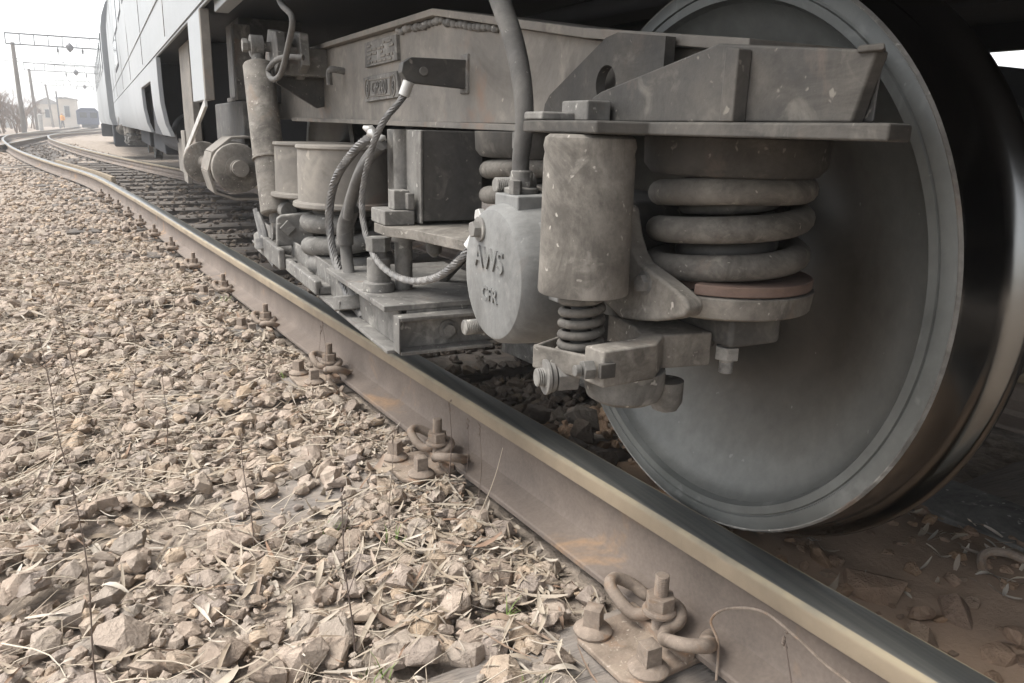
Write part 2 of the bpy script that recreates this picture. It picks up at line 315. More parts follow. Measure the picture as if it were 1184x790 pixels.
# ------------------------------------------------------------------ track geometry
NODES = [(-14, 1.17), (-6, .496), (-3, .2436), (0, -.009), (4, -.346), (8, -.69), (12.05, -1.14), (15.6, -1.80), (19.7, -2.5), (28.4, -3.7), (38, -4.66), (46, -4.95), (53, -4.25), (65, -2.9), (90, -1.4), (140, 1.0)]
_ny = np.array([n[0] for n in NODES], float); _nx = np.array([n[1] for n in NODES], float)
def _herm(y, X, Y):
    m = np.gradient(Y, X); i = int(np.clip(np.searchsorted(X, y) - 1, 0, len(X) - 2)); h = X[i + 1] - X[i]; t = (y - X[i]) / h
    return (2 * t**3 - 3 * t**2 + 1) * Y[i] + (t**3 - 2 * t**2 + t) * h * m[i] + (-2 * t**3 + 3 * t**2) * Y[i + 1] + (t**3 - t**2) * h * m[i + 1]
def x_gauge(y): return float(_herm(y, _ny, _nx))
def z_rail(y):
    if y < 6: return -.444 - .0095 * y
    t = min(1, (y - 6) / 8); return -.501 - .0095 * 8 * (t - t * t / 2)
def rail_dir(y, fn=x_gauge): return Vector((fn(y + .05) - fn(y - .05), .1, 0)).normalized()
# rail section: (lateral offset towards the field side is negative, height from the running surface, zone)
SEC = [(.0, -.006, .64), (-.0035, -.0015, .70), (-.009, -.0005, 1), (-.0375, .001, 1), (-.060, -.0, 1), (-.066, -.002, .97), (-.0695, -.004, .68), (-.0745, -.008, .62), (-.0765, -.013, .5), (-.0765, -.036, .5), (-.066, -.043, .25), (-.0525, -.049, 0), (-.0475, -.062, 0),
       (-.0465, -.10, 0), (-.0475, -.135, 0), (-.054, -.15, 0), (-.070, -.158, 0), (-.1095, -.1675, 0), (-.1125, -.171, 0), (-.1125, -.18, 0), (.0375, -.18, 0), (.0375, -.171, 0), (.0345, -.1675, 0), (-.005, -.158, 0), (-.021, -.15, 0),
       (-.0275, -.135, 0), (-.0174, -.10, 0), (-.0275, -.062, 0), (-.0225, -.049, 0), (-.009, -.043, .25), (.0015, -.036, .5), (.0015, -.013, .62)]
def make_rail(name, fn, off, y0, y1, flip=False, zoff=0., sec=SEC, step=None):
    ys = []; y = y0
    while y < y1: ys.append(y); y += (.25 if abs(y) < 8 else .8) if step is None else step
    ys.append(y1); n = len(sec); vs = []; zone = []
    for y in ys:
        d = rail_dir(y, fn); lat = Vector((d.y, -d.x, 0)); o = Vector((fn(y), y, z_rail(y) + zoff)) + lat * off
        for a, h, zn in sec: vs.append(o + lat * (-a if flip else a) + Vector((0, 0, h))); zone.append(zn)
    fs = [(i * n + j, i * n + (j + 1) % n, (i + 1) * n + (j + 1) % n, (i + 1) * n + j) for i in range(len(ys) - 1) for j in range(n)]
    fs += [tuple(range(n))[::-1], tuple((len(ys) - 1) * n + j for j in range(n))]
    return MB().add(vs, fs).build(name, RAIL, None, 0, 30, attr=('zone', zone))
tag(make_rail('rail', x_gauge, 0, -8, 120), 'brown rusty rail in front with dark worn running top, stones up to its foot', 'rail')
tag(make_rail('rail', x_gauge, 1.52, -8, 120, flip=True), 'second rail of the same track, running out from beneath the coach', 'rail')
XN = [(14, -4.25), (20, -3.93), (26.3, -3.69), (39.4, -3.46), (51, -3.36), (66, -3.05), (110, -2.0)]
_xy = np.array([n[0] for n in XN], float); _xx = np.array([n[1] for n in XN], float)
def x_other(y): return float(_herm(y, _xy, _xx))
tag(make_rail('rail', x_other, 0, 14, 108, zoff=-.004), 'distant rail crossing the front rail at the left edge', 'rail', 'rails of the far diverging track')
tag(make_rail('rail', x_other, -1.56, 20, 108, zoff=-.004), 'distant leftmost rail of the far diverging track', 'rail', 'rails of the far diverging track')
GSEC = [(.0, 0, .8), (.05, 0, .9), (.055, -.02, .5), (.055, -.10, .25), (.0, -.10, 0), (-.0, -.02, .3)]
tag(make_rail('check_rail', x_gauge, .085, 10.9, 16.2, zoff=.012, sec=[(a, h, .55) for a, h, z in GSEC]), 'short pale check rail laid beside the far part of the front rail', 'check rail')

# ------------------------------------------------------------------ ground and ballast
def bed_z(x, y):
    z = z_rail(y) - .206 + .022 * noise.noise(Vector((x * 1.7, y * 1.7, .3))) + .010 * noise.noise(Vector((x * 7, y * 7, 2)))
    d = x_gauge(y) - x
    z -= .034 * min(1, max(0, (-d - .06) / .06)) * min(1, max(0, (1.50 + d) / .06))
    if d > .9: z -= min(.12, (d - .9) * .05)
    return z
def ground_sheet():
    xs = np.concatenate([np.linspace(-250, -30, 10), np.linspace(-25, -7, 10), np.linspace(-6.5, 5, 60), np.linspace(6, 30, 10), np.linspace(50, 250, 8)])
    ys = np.concatenate([np.linspace(-60, -9, 8), np.linspace(-8, 16, 110), np.linspace(17, 140, 60), np.linspace(170, 500, 8)])
    vs = [(x, y, bed_z(x, min(y, 139)) - .02 if -6 < x < 5.2 and y < 60 else z_rail(min(y, 139)) - .24) for y in ys for x in xs]; w = len(xs)
    fs = [(j * w + i, j * w + i + 1, (j + 1) * w + i + 1, (j + 1) * w + i) for j in range(len(ys) - 1) for i in range(w - 1)]
    return MB().add(vs, fs).build('ground', SOIL, None, 0, 180, kind='structure')
ground_sheet()
bed = MB()
xs = np.linspace(-3.6, 2.6, 125); ys = np.concatenate([np.linspace(-2.2, 8, 200), np.linspace(8.15, 40, 120)]); w = len(xs)
def bed_xy(u, y): return x_gauge(y) + u
bed.add([(bed_xy(x, y), y, bed_z(bed_xy(x, y), y) - (.012 if 0.03 < i < w - 1 and j else 0.06)) for j, y in enumerate(ys) for i, x in enumerate(xs)],
        [(j * w + i, j * w + i + 1, (j + 1) * w + i + 1, (j + 1) * w + i) for j in range(len(ys) - 1) for i in range(w - 1)])
BED = bed.build('ballast_bed', SOIL, None, 0, 180, kind='structure', attr=('shade_oil', [min(1, max(0, (v[0] - x_gauge(v[1]) + .02) / .1)) * min(1, max(0, (1.6 - v[0] + x_gauge(v[1])) / .1)) * min(1, max(0, (v[1] - .3) / 1.2)) for v in bed.v]))  # mask for the painted coach shade and grease between the rails

hz = MB(); hz.box(-260, 260, -70, 510, -2.2, 9.5)
hm = bpy.data.materials.new('thin haze'); hm.use_nodes = True; ht = hm.node_tree; ht.nodes.clear()
ho = ht.nodes.new('ShaderNodeOutputMaterial'); hp_ = ht.nodes.new('ShaderNodeVolumePrincipled'); hp_.inputs['Color'].default_value = (.93, .95, .97, 1); hp_.inputs['Density'].default_value = .0027
ht.links.new(hp_.outputs[0], ho.inputs['Volume'])
hz = hz.build('haze', hm, None, 0, 0, kind='stuff'); hz['label'] = 'thin pale haze over the far tracks'

def dirt_z(x, y):
    z = -.575 + .02 * noise.noise(Vector((x * 4, y * 4, 5))) + .008 * noise.noise(Vector((x * 16, y * 16, 5)))
    z += .05 * math.exp(-((x - .42) / .22) ** 2 - ((y + .15) / .35) ** 2) + .045 * math.exp(-((x - .12) / .10) ** 2 - ((y - .02) / .18) ** 2)
    return z - .09 * max(0, (y - .2) / .4) - .05 * max(0, (x - .7) / .1)

# sleepers and rail fastenings at a regular pitch
PITCH, Y0 = .855, -.105
def frame_at(y):
    d = rail_dir(y); return Vector((x_gauge(y) - .0375, y, z_rail(y) - .18)), Vector((d.y, -d.x, 0)), d    # rail centre at foot level, lateral, along
random.seed(21)
SLEEPERS = list(range(-2, 24)); ORD = 'nearest second third fourth fifth sixth seventh eighth ninth tenth eleventh twelfth thirteenth'.split()
sleep_lab = {0: 'worn grey wooden sleeper lying flush in the stones by the nearest fastening', 1: 'weathered grey sleeper showing between stones beside the second fastening'}
for k in SLEEPERS:
    y = Y0 + PITCH * k; c, lat, d = frame_at(y); mb = MB(); L0, L1, hw = -.62 + random.uniform(-.06, .06), 2.2, .125
    nseg = 26; top = []
    for i in range(nseg + 1):
        a = L0 + (L1 - L0) * i / nseg
        for j in range(7):
            b = -hw + 2 * hw * j / 6; p = c + lat * a + d * b
            top.append((p.x, p.y, c.z - .016 - (.012 if j in (0, 6) else 0) - .006 * abs(noise.noise(Vector((a * 3, b * 22, k))))))
    bot = [(x, y_, z - .12) for x, y_, z in top]; n7 = 7; N = len(top)
    fs = [(i * 7 + j, i * 7 + j + 1, (i + 1) * 7 + j + 1, (i + 1) * 7 + j) for i in range(nseg) for j in range(6)]
    ring = [j for j in range(7)] + [i * 7 + 6 for i in range(1, nseg + 1)] + [nseg * 7 + j for j in range(5, -1, -1)] + [i * 7 for i in range(nseg - 1, 0, -1)]
    fs += [(ring[i], ring[(i + 1) % len(ring)], N + ring[(i + 1) % len(ring)], N + ring[i]) for i in range(len(ring))]
    mb.add(top + bot, fs)
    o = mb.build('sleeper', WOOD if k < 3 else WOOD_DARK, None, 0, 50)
    if k in sleep_lab: tag(o, sleep_lab[k], 'sleeper', 'track sleepers')
    elif k < 13: tag(o, ('dusty wooden sleeper mostly buried in stones under the %s rail fastening' % ORD[k]) if k >= 0 else 'wooden sleeper out of frame at the near end of the track', 'sleeper', 'track sleepers')
    else: tag(o, 'grey wooden sleeper of the far track seen between its two rails', 'sleeper', 'track sleepers')

def clip_path(M, sgn):
    raw = [(.062, .028, .016), (.074, .050, .022), (.098, .062, .034), (.112, .092, .050), (.098, .118, .052), (.066, .122, .040), (.040, .112, .026), (.026, .092, .028), (.030, .074, .036)]
    return [M @ Vector((v, u * sgn, w)) for u, v, w in raw]
def make_fastening(k, label):
    y = Y0 + PITCH * k; c, lat, d = frame_at(y); t = thing('rail_fastening', label, 'rail fastening', c, 'rail fastenings along the front rail')
    M = Matrix(((-lat.x, d.x, 0, c.x), (-lat.y, d.y, 0, c.y), (0, 0, 1, c.z), (0, 0, 0, 1)))     # local: v outward, u along the rail, w up
    P = lambda v, u, w: M @ Vector((v, u, w))
    mb = MB(); ol = [(-.095, -.082), (.15, -.082), (.185, -.095), (.215, -.06), (.215, .06), (.185, .095), (.15, .082), (-.095, .082)]
    mb.add([P(v, u, -.012) for v, u in ol] + [P(v, u, .0) for v, u in ol], [tuple(range(8)), tuple(range(15, 7, -1))] + [(i, 8 + i, 8 + (i + 1) % 8, (i + 1) % 8) for i in range(8)])
    mb.obox(P(.088, 0, .006), lat * .011, d * .08, (0, 0, .011))
    mb.build('base_plate', PLATE, t, .004)
    mb = MB(); a = clip_path(M, 1); b = clip_path(M, -1)
    mid = [P(.060, .022, .044), P(.052, 0, .046), P(.060, -.022, .044)]
    mb.tube(smooth_path(a + mid + b[::-1], 7), .0115, 10); mb.build('spring_clip', CLIP, t)
    mb = MB(); mb.lathe([(.044, .012), (.044, .029), (.050, .030), (.055, .027), (.055, .010)], P(.088, 0, 0), (0, 0, 1), 20)
    mb.hexa(P(.088, 0, .053), (0, 0, 1), .0255, .026, rot=.3); mb.build('nut', CLIP, t, .0015)
    mb = MB(); mb.thread(P(.088, 0, .012), P(.088, 0, .116), .0125, .0032); mb.build('clip_bolt', CLIP, t)
    for u in (-.062, .062):
        mb = MB(); v = .172 + u * .14
        mb.lathe([(.0, .033), (.005, .034), (.011, .028), (.016, .019)], P(v, u, 0), (0, 0, 1), 20)
        mb.hexa(P(v, u, .012), (0, 0, 1), .0212, .036, 4, rot=.35 + u * 6, taper=.93)
        e = M @ Vector((v, u, .0535)); k0 = len(mb.v); base = [mb.v[k0 - 4 + i] for i in range(4)]
        mb.add(base + [e], [(0, 1, 4), (1, 2, 4), (2, 3, 4), (3, 0, 4)])
        mb.build('spike_screw', CLIP, t, .001)
    return t
FL = ['nearest rail fastening, rusty clip with bolt and two square screws at the lower right', 'second rail fastening along the front rail, small stones piled against it', 'third rail fastening along the front rail, below the end of the spring plank',
      'fourth rail fastening along the front rail, half sunk in dry leaves', 'fifth rail fastening along the front rail beside green weeds', 'sixth and far rail fastening, small dark bolt by the front rail']
FAST = [make_fastening(0, FL[0])]
c0, lat0, d0 = frame_at(Y0)
for k in list(range(1, 13)) + [-1]:
    c, lat, d = frame_at(Y0 + PITCH * k); t = copy_tree(FAST[0])
    ang = math.atan2(-d.x, d.y) - math.atan2(-d0.x, d0.y)
    t.matrix_basis = Matrix.Translation(c - Vector((0, 0, .022 if k >= 3 else 0))) @ Matrix.Rotation(ang, 4, 'Z')
    t['label'] = FL[k] if 0 <= k < 6 else ('%s rail fastening counted from the nearest, a small dark bolt at the far front rail' % ORD[k] if k > 0 else 'rail fastening out of frame at the near end of the front rail')
    FAST.append(t)

# ---- stones
def hull_shape(i):
    rs = random.Random(100 + i); bm = bmesh.new(); sx, sy, sz = rs.uniform(.8, 1.25), rs.uniform(.65, 1.0), rs.uniform(.42, .72)
    for _ in range(24):
        v = Vector((rs.gauss(0, 1), rs.gauss(0, 1), rs.gauss(0, 1))).normalized(); q = rs.uniform(.78, 1.1)
        bm.verts.new((v.x * sx * q, v.y * sy * q, v.z * sz * q))
    bmesh.ops.convex_hull(bm, input=bm.verts); bmesh.ops.delete(bm, geom=[v for v in bm.verts if not v.link_faces], context='VERTS')
    bmesh.ops.triangulate(bm, faces=bm.faces); bm.verts.index_update()
    V = np.array([v.co[:] for v in bm.verts]); Fc = np.array([[v.index for v in f.verts] for f in bm.faces]); bm.free(); return V, Fc
SHAPES = [hull_shape(i) for i in range(28)]
def rotm(a, b, c):
    ca, sa, cb, sb, cc, sc = math.cos(a), math.sin(a), math.cos(b), math.sin(b), math.cos(c), math.sin(c)
    return np.array([[ca, -sa, 0], [sa, ca, 0], [0, 0, 1]]) @ np.array([[cb, 0, sb], [0, 1, 0], [-sb, 0, cb]]) @ np.array([[1, 0, 0], [0, cc, -sc], [0, sc, cc]])
stones = []       # (x, y, z, size, shape, rotation)
def scatter(n, u0, u1, y0, y1, s0, s1, lift=0., bare=True):
    for _ in range(n):
        y = RNG.uniform(y0, y1); u = RNG.uniform(u0, u1); g = x_gauge(y); x = g + u
        if -.135 < u < .05: continue
        k = round((y - Y0) / PITCH); c_y = Y0 + PITCH * k + (u + .0375) * .084
        dy = abs(y - c_y); s = s0 * (s1 / s0) ** (RNG.random() ** 1.6); z = bed_z(x, y) + .003 + RNG.uniform(-.3, .35) * s + lift
        if bare and dy < .17:
            if -.30 < u < .06 and dy < .11: continue                                # base plates stay clear
            if k == 0 and -.80 < u < -.10 and dy < .14 and RNG.random() < .8: continue       # bare sleeper tops
            if k == 1 and -.95 < u < -.42 and dy < .13 and RNG.random() < .72: continue
            if .05 < u < 1.45 and k > 1 and dy < .125 and RNG.random() < .9: continue
            z = max(z, z_rail(y) - .196 + s * .3)
        b, c_ = RNG.normal(0, .32), RNG.normal(0, .32)
        stones.append((x, y, z, s, int(RNG.integers(len(SHAPES))), rotm(RNG.uniform(0, 6.28), b, c_)))
scatter(2700, -1.5, -.13, -1.1, 1.6, .015, .039)
scatter(1500, -1.5, -.13, -1.1, 1.6, .008, .016)
scatter(2600, -2.0, -.13, 1.6, 4.5, .018, .042)
scatter(2500, -2.8, -.13, 4.5, 9, .017, .040)
scatter(1500, -3.0, -.13, 9, 16, .022, .045)
scatter(5000, -1.5, -.12, -.9, 2.4, .0035, .012, .006)
scatter(3500, -2.0, -.12, 2.4, 6, .006, .013, .004)
scatter(700, -3.4, -1.5, -1.5, 5, .016, .04)
scatter(1500, .05, .75, .35, 2.2, .014, .04)
scatter(2000, .05, 1.46, 1.2, 6.5, .016, .036)
scatter(2200, .05, 1.46, 6, 16, .02, .04)
scatter(1500, 1.6, 2.4, -.5, 8, .02, .04)
scatter(1700, -3.2, 2.4, 15, 36, .03, .06)
scatter(500, 1.6, 3.2, 6, 16, .025, .05)
for _ in range(420):
    y = RNG.uniform(-.8, .35); x = x_gauge(y) + .055 + .6 * RNG.random() ** 1.7; s_ = RNG.uniform(.004, .02); stones.append((x, y, dirt_z(x + .084 * y, y) + s_ * RNG.uniform(-.1, .5), s_, int(RNG.integers(len(SHAPES))), rotm(RNG.uniform(0, 6.28), RNG.normal(0, .3), RNG.normal(0, .3))))
BIG = [(-.745, .53, .052), (-.40, .14, .05), (-.47, .10, .043), (-.35, .02, .044), (-.43, .0, .05), (-.62, .12, .046), (-.56, .18, .036), (-1.03, .40, .045), (-.95, .28, .05), (-.80, .16, .046), (-.70, .08, .05), (-.88, .06, .055), (-.51, .43, .036), (-.33, .32, .035), (-.25, .40, .034),
       (-.60, -.05, .04), (-.33, -.11, .042), (-.24, .14, .036), (-.28, .20, .04), (-.36, .24, .04), (-1.0, 0.13, .055), (-.92, .55, .045), (-.47, .26, .042), (-.54, .06, .045), (-.31, -.03, .038), (-.41, -.08, .045), (-.50, -.11, .042)]
for x, y, s in BIG: stones.append((x, y, bed_z(x, y) + .3 * s, s, int(RNG.integers(len(SHAPES))), rotm(RNG.uniform(0, 6.28), RNG.normal(0, .25), RNG.normal(0, .25))))
# debris under the wheel: flat slabs and lumps between the rails
for x, y, z, s, rb in [(.235, -.235, -.552, .058, .15), (.30, -.36, -.56, .05, .5), (.205, -.16, -.535, .036, 1.0), (.40, -.36, -.57, .045, .1), (.12, .45, -.56, .055, .2), (.09, .52, -.56, .05, .5), (.17, .62, -.57, .05, .3), (.13, .8, -.57, .05, .2), (.24, .72, -.57, .055, .4), (.32, -.52, -.57, .05, .2), (.20, -.37, -.56, .03, .3), (.33, -.44, -.555, .035, .4), (.27, -.45, -.56, .028, .2), (.38, -.50, -.56, .04, .6), (.16, -.23, -.545, .02, .3), (.45, -.25, -.54, .022, .3), (.24, -.33, -.55, .025, .7), (.44, -.42, -.56, .03, .2), (.35, -.60, -.57, .05, .4)]:
    stones.append((x, y, z, s, int(RNG.integers(len(SHAPES))), rotm(RNG.uniform(0, 6.28), rb, RNG.normal(0, .2))))
def score(s):
    v = Vector(s[:3]) - CAM; dd = v.dot(Vector(F_))
    if dd < .2: return 0
    px, py = v.dot(Vector(R_)) / dd * 902, v.dot(Vector(U_)) / dd * 902
    if abs(px) > 600 or abs(py) > 400: return 0
    return s[3] / dd * (1 if s[0] < x_gauge(s[1]) or s[1] < 1 else .2)
stones.sort(key=score, reverse=True)
smesh = []
for V, Fc in SHAPES:
    bmx = MB().add(V.tolist(), Fc.tolist()); me = bpy.data.meshes.new('stone'); me.from_pydata(bmx.v, [], bmx.f); me.materials.append(STONE); smesh.append(me)
HB_V, HB_F = [], []
for i, s in enumerate(stones[:298]):
    o = bpy.data.objects.new('stone', smesh[s[4]]); COL.objects.link(o); o.parent = BED
    if s[0] > x_gauge(s[1]): o.material_slots[0].link = 'OBJECT'; o.material_slots[0].material = STONE_BROWN if s[1] < .45 else STONE_SHADED_OILY
    o.matrix_basis = Matrix.Translation(s[:3]) @ Matrix([list(r) for r in s[5]]).to_4x4() @ Matrix.Scale(s[3], 4)
def merge(items, name, mat, parent, tone, flat=False):
    nv = 0; Vs, Fs, T = [], [], []
    for (V, Fc), tn in zip(items, tone): Vs.append(V); Fs.append(Fc + nv); nv += len(V); T.append(np.full(len(V), tn))
    V = np.concatenate(Vs); Fc = np.concatenate(Fs); me = bpy.data.meshes.new(name)
    me.vertices.add(len(V)); me.vertices.foreach_set('co', V.astype(np.float32).ravel())
    me.loops.add(Fc.size); me.loops.foreach_set('vertex_index', Fc.astype(np.int32).ravel())
    me.polygons.add(len(Fc)); me.polygons.foreach_set('loop_start', np.arange(0, Fc.size, Fc.shape[1], dtype=np.int32)); me.update(calc_edges=True); me.validate()
    me.shade_flat() if flat else me.shade_smooth()
    at = me.attributes.new('tone', 'FLOAT', 'POINT'); at.data.foreach_set('value', np.concatenate(T).astype(np.float32)); me.materials.append(mat)
    o = bpy.data.objects.new(name, me); COL.objects.link(o); o['kind'] = 'stuff'
    if parent is not None: o.parent = parent
    return o, V, Fc
items = [(SHAPES[s[4]][0] @ s[5].T * s[3] + np.array(s[:3]), SHAPES[s[4]][1]) for s in stones]
oily = lambda q: q[0] > x_gauge(q[1]) and q[1] > .9 and q[0] < x_gauge(q[1]) + 1.55  # stones tinted for coach shade as well as grease
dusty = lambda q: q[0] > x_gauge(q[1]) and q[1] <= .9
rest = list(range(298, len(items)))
for nm, mt, sel in (('small_stones', STONE, [i for i in rest if not oily(stones[i]) and not dusty(stones[i])]), ('dirt_stones', STONE_BROWN, [i for i in rest if dusty(stones[i])]), ('shaded_oily_stones', STONE_SHADED_OILY, [i for i in rest if oily(stones[i])])): merge([items[i] for i in sel], nm, mt, BED, RNG.random(len(sel)), True)
nv = 0; aV, aF = [], []
for V, Fc in items: aV.append(V); aF.append(Fc + nv); nv += len(V)
bvV = np.concatenate(aV).tolist() + [tuple(v) for v in bed.v]
bvF = np.concatenate(aF).tolist() + [[i + nv for i in f] for f in bed.f]
BVH = BVHTree.FromPolygons(bvV, bvF)
def drop(x, y):
    h = BVH.ray_cast(Vector((x, y, .0)), Vector((0, 0, -1)))
    if .05 < x + .084 * y < .8 and -1.3 < y < .6 and h[0] is not None and h[0].z < dirt_z(x + .084 * y, y): return Vector((x, y, dirt_z(x + .084 * y, y))), Vector((0, 0, 1))
    return (h[0], h[1]) if h[0] is not None else (Vector((x, y, bed_z(x, y))), Vector((0, 0, 1)))

# ---- dry leaves, straw
def leaf_geo(L, W, curl, twist, rz, tilt, pos):
    k = 5; vs = []
    for i in range(k + 1):
        t = i / k; wd = W * math.sin(PI * (.08 + .86 * t)) ** .8; a = curl * (t - .5); x = L * (t - .5); z = L * curl * .5 * (t - .5) ** 2 * 2
        tw = twist * (t - .5)
        vs += [(x, wd * math.cos(tw), z + wd * math.sin(tw) + W * .3), (x, 0, z), (x, -wd * math.cos(tw), z - wd * math.sin(tw) + W * .3)]
    V = np.array(vs) @ rotm(rz, tilt, 0).T + np.array(pos); Fc = []
    for i in range(k):
        for j in range(2): a = i * 3 + j; Fc.append([a, a + 1, a + 4, a + 3])
    return V, np.array(Fc)
def leaf_field(n, reg, L0, L1, wr):
    out = []
    for _ in range(n):
        y = RNG.uniform(reg[2], reg[3]); u = RNG.uniform(reg[0], reg[1])
        if noise.noise(Vector((u * 2.2, y * 2.2, 9))) < -.12 and RNG.random() < .75: continue
        if -.115 < u < .05: continue
        x = x_gauge(y) + u; p, nr = drop(x, y); L = RNG.uniform(L0, L1)
        out.append(leaf_geo(L, L * RNG.uniform(*wr), RNG.normal(0, .5), RNG.normal(0, 2.2), RNG.uniform(0, 6.28), RNG.normal(0, .3), (p.x, p.y, p.z + .004 + abs(RNG.normal(0, .004)))))
    return out
lf = leaf_field(2600, (-1.5, -.06, -.6, 2.0), .010, .045, (.04, .13)) + leaf_field(3400, (-2.0, -.06, 2, 6), .025, .065, (.06, .14)) + leaf_field(1500, (-2.4, -.06, 6, 11), .03, .08, (.06, .14)) + leaf_field(1500, (-.32, -.09, .10, 3.2), .012, .035, (.06, .2)) + leaf_field(330, (.06, .6, -.75, .2), .015, .06, (.05, .14))
def litter(n, reg, L0, L1, w0, w1):
    out = []
    for _ in range(n):
        y = RNG.uniform(reg[2], reg[3]); u = RNG.uniform(reg[0], reg[1]); x = x_gauge(y) + u
        if noise.noise(Vector((u * 1.9, y * 1.9, 14))) < -.02 and RNG.random() < .72: continue
        L = RNG.uniform(L0, L1); a = RNG.normal(.35, 1.0); p, _n = drop(x, y); q, _n = drop(x + L * .8 * math.cos(a), y + L * .8 * math.sin(a))
        if q.x > x_gauge(q.y) - .115 or abs(q.z - p.z) > .045: continue
        d = Vector(q) - Vector(p); V, Fc = leaf_geo(L, L * RNG.uniform(w0, w1), RNG.normal(0, .35), RNG.normal(0, 1.5), math.atan2(d.y, d.x), -math.atan2(d.z, math.hypot(d.x, d.y)), tuple((Vector(p) + Vector(q)) / 2 + Vector((0, 0, .007)))); out.append((V, Fc))
    return out
lf += litter(500, (-.6, -.13, -.1, 1.3), .02, .06, .03, .08) + litter(3600, (-1.5, -.13, -.6, 2.2), .03, .12, .018, .05) + litter(4000, (-1.9, -.13, 2.2, 6), .05, .14, .025, .055)
lo, _, _ = merge(lf, 'dry_leaves', LEAF, None, RNG.random(len(lf)))
tag(lo, 'pale dry leaves scattered over the stones beside the rail', 'dry leaves', None, 'stuff')
def blade_tube(p0, p1, r, sag=0., n=3, k=5, wob=.0):
    P0, P1 = np.array(p0), np.array(p1); d = P1 - P0; L = np.linalg.norm(d); d = d / max(L, 1e-6); a = np.array([0, 0, 1.]) if abs(d[2]) < .9 else np.array([1., 0, 0]); u = np.cross(d, a); u /= np.linalg.norm(u); w = np.cross(d, u)
    vs = []; ph = RNG.uniform(0, 6.28)
    for i in range(k + 1):
        t = i / k; c = P0 + (P1 - P0) * t + np.array([0, 0, sag * 4 * t * (1 - t)]) + u * math.sin(t * 5 + ph) * wob * L
        rr = r * (1 - .6 * t)
        vs += [c + (u * math.cos(2 * PI * j / n) + w * math.sin(2 * PI * j / n)) * rr for j in range(n)]
    return np.array(vs), np.array([[i * n + j, i * n + (j + 1) % n, (i + 1) * n + (j + 1) % n, (i + 1) * n + j] for i in range(k) for j in range(n)])
sw = []
for _ in range(4600):
    y = -.6 + 6.5 * RNG.random() ** 1.6; u = RNG.uniform(-1.7, -.12)
    if noise.noise(Vector((u * 1.6, y * 1.6, 4))) < -.05 and RNG.random() < .8: continue
    x = x_gauge(y) + u; L = RNG.uniform(.06, .24); a = RNG.normal(.3, .9); p, _n = drop(x, y); q, _n = drop(x + L * math.cos(a), y + L * math.sin(a))
    if abs(q.z - p.z) > .05 or q.x > x_gauge(q.y) - .12: continue
    sw.append(blade_tube((p.x, p.y, p.z + .004), (q.x, q.y, q.z + .006), RNG.uniform(.0008, .0021), .008, wob=.05))
so, _, _ = merge(sw, 'dry_straw', STRAW, None, RNG.random(len(sw)))
tag(so, 'thin dry straw lying across the stones', 'straw', None, 'stuff')
# larger leaves and the strap of grass litter that can be told apart, each its own piece of the bed
lmesh = []
for i in range(6):
    V, Fc = leaf_geo(1, RNG.uniform(.06, .13), RNG.normal(0, .8), RNG.normal(0, 1.2), 0, 0, (0, 0, 0)); me = bpy.data.meshes.new('dry_leaf'); me.from_pydata(V.tolist(), [], Fc.tolist()); me.materials.append(LEAF); me.shade_smooth(); lmesh.append(me)
for _ in range(70):
    y = -.35 + 1.6 * RNG.random(); u = RNG.uniform(-1.05, -.16); x = x_gauge(y) + u; p, n_ = drop(x, y)
    o = bpy.data.objects.new('dry_leaf', lmesh[int(RNG.integers(6))]); COL.objects.link(o); o.parent = BED
    L = RNG.uniform(.05, .10); o.matrix_basis = Matrix.Translation((p.x, p.y, p.z + .006)) @ Matrix.Rotation(RNG.uniform(0, 6.28), 4, 'Z') @ Matrix.Rotation(RNG.normal(0, .25), 4, 'Y') @ Matrix.Scale(L, 4)

# ---- standing dead stalks and grass tufts (each its own plant)
def stalk(x, y, h, lean, label, twigs=3, seed_head=True, r=.0016, mat=STALK):
    z = bed_z(x, y) - .01; rs = random.Random(int(abs(x * 1000 + y * 777))); pts = []; k = 9
    for i in range(k + 1):
        t = i / k; pts.append((x + lean[0] * t + .012 * h * math.sin(t * 6 + x * 9), y + lean[1] * t + .012 * h * math.cos(t * 5), z + h * t))
    mb = MB().tube(pts, [r * (1 - .5 * i / k) for i in range(k + 1)], 6)
    o = mb.build('dead_stalk', mat, None); tag(o, label, 'dead stalk', 'dead weed stalks standing by the rail')
    if twigs or seed_head:
        m2 = MB()
        for q in range(twigs):
            b = Vector(pts[3 + rs.randrange(5)]); e = b + Vector((rs.uniform(-.04, .04), rs.uniform(-.04, .04), rs.uniform(.02, .06))); m2.tube([b, (b + e) / 2 + Vector((0, 0, -.004)), e], [r * .6, r * .5, r * .3], 4)
        if seed_head:
            for q in range(5):
                b = Vector(pts[-1]) + Vector((rs.uniform(-.003, .003), rs.uniform(-.003, .003), -.006 * q + .008)); m2.lathe([(0, .0005), (.003, r * 1.6), (.008, .0005)], b, (rs.uniform(-.4, .4), rs.uniform(-.4, .4), 1), 6)
        m2.build('twigs', mat, o, kind='stuff')
stalk(-.22, .60, .235, (.0, .0), 'tall thin dead stalk with a seed head before the rail by the second fastening', 0)
stalk(-.187, .585, .19, (.01, .0), 'thin dead stalk second from the tall one before the rail', 0, True, .0011)
stalk(-.182, .506, .20, (.0, .0), 'thin pale stalk right of the second fastening', 0, True, .0011)
stalk(-.25, .39, .20, (.07, .0), 'pale leaning straw stalk crossing the rail right of the second fastening', 0, False, .0014, STRAW)
stalk(-1.04, 1.70, .40, (-.05, .0), 'tall dark stalk standing in the stones at the far left', 4)
stalk(-.98, .12, .36, (.0, .01), 'dark upright stalk at the lower left of the stones', 1)
stalk(-.83, 1.07, .26, (.01, .02), 'dark stalk in the middle of the stones at left', 2)
stalk(-1.06, 1.10, .36, (-.03, .03), 'thin branched stalk near the left edge of the stones', 5)
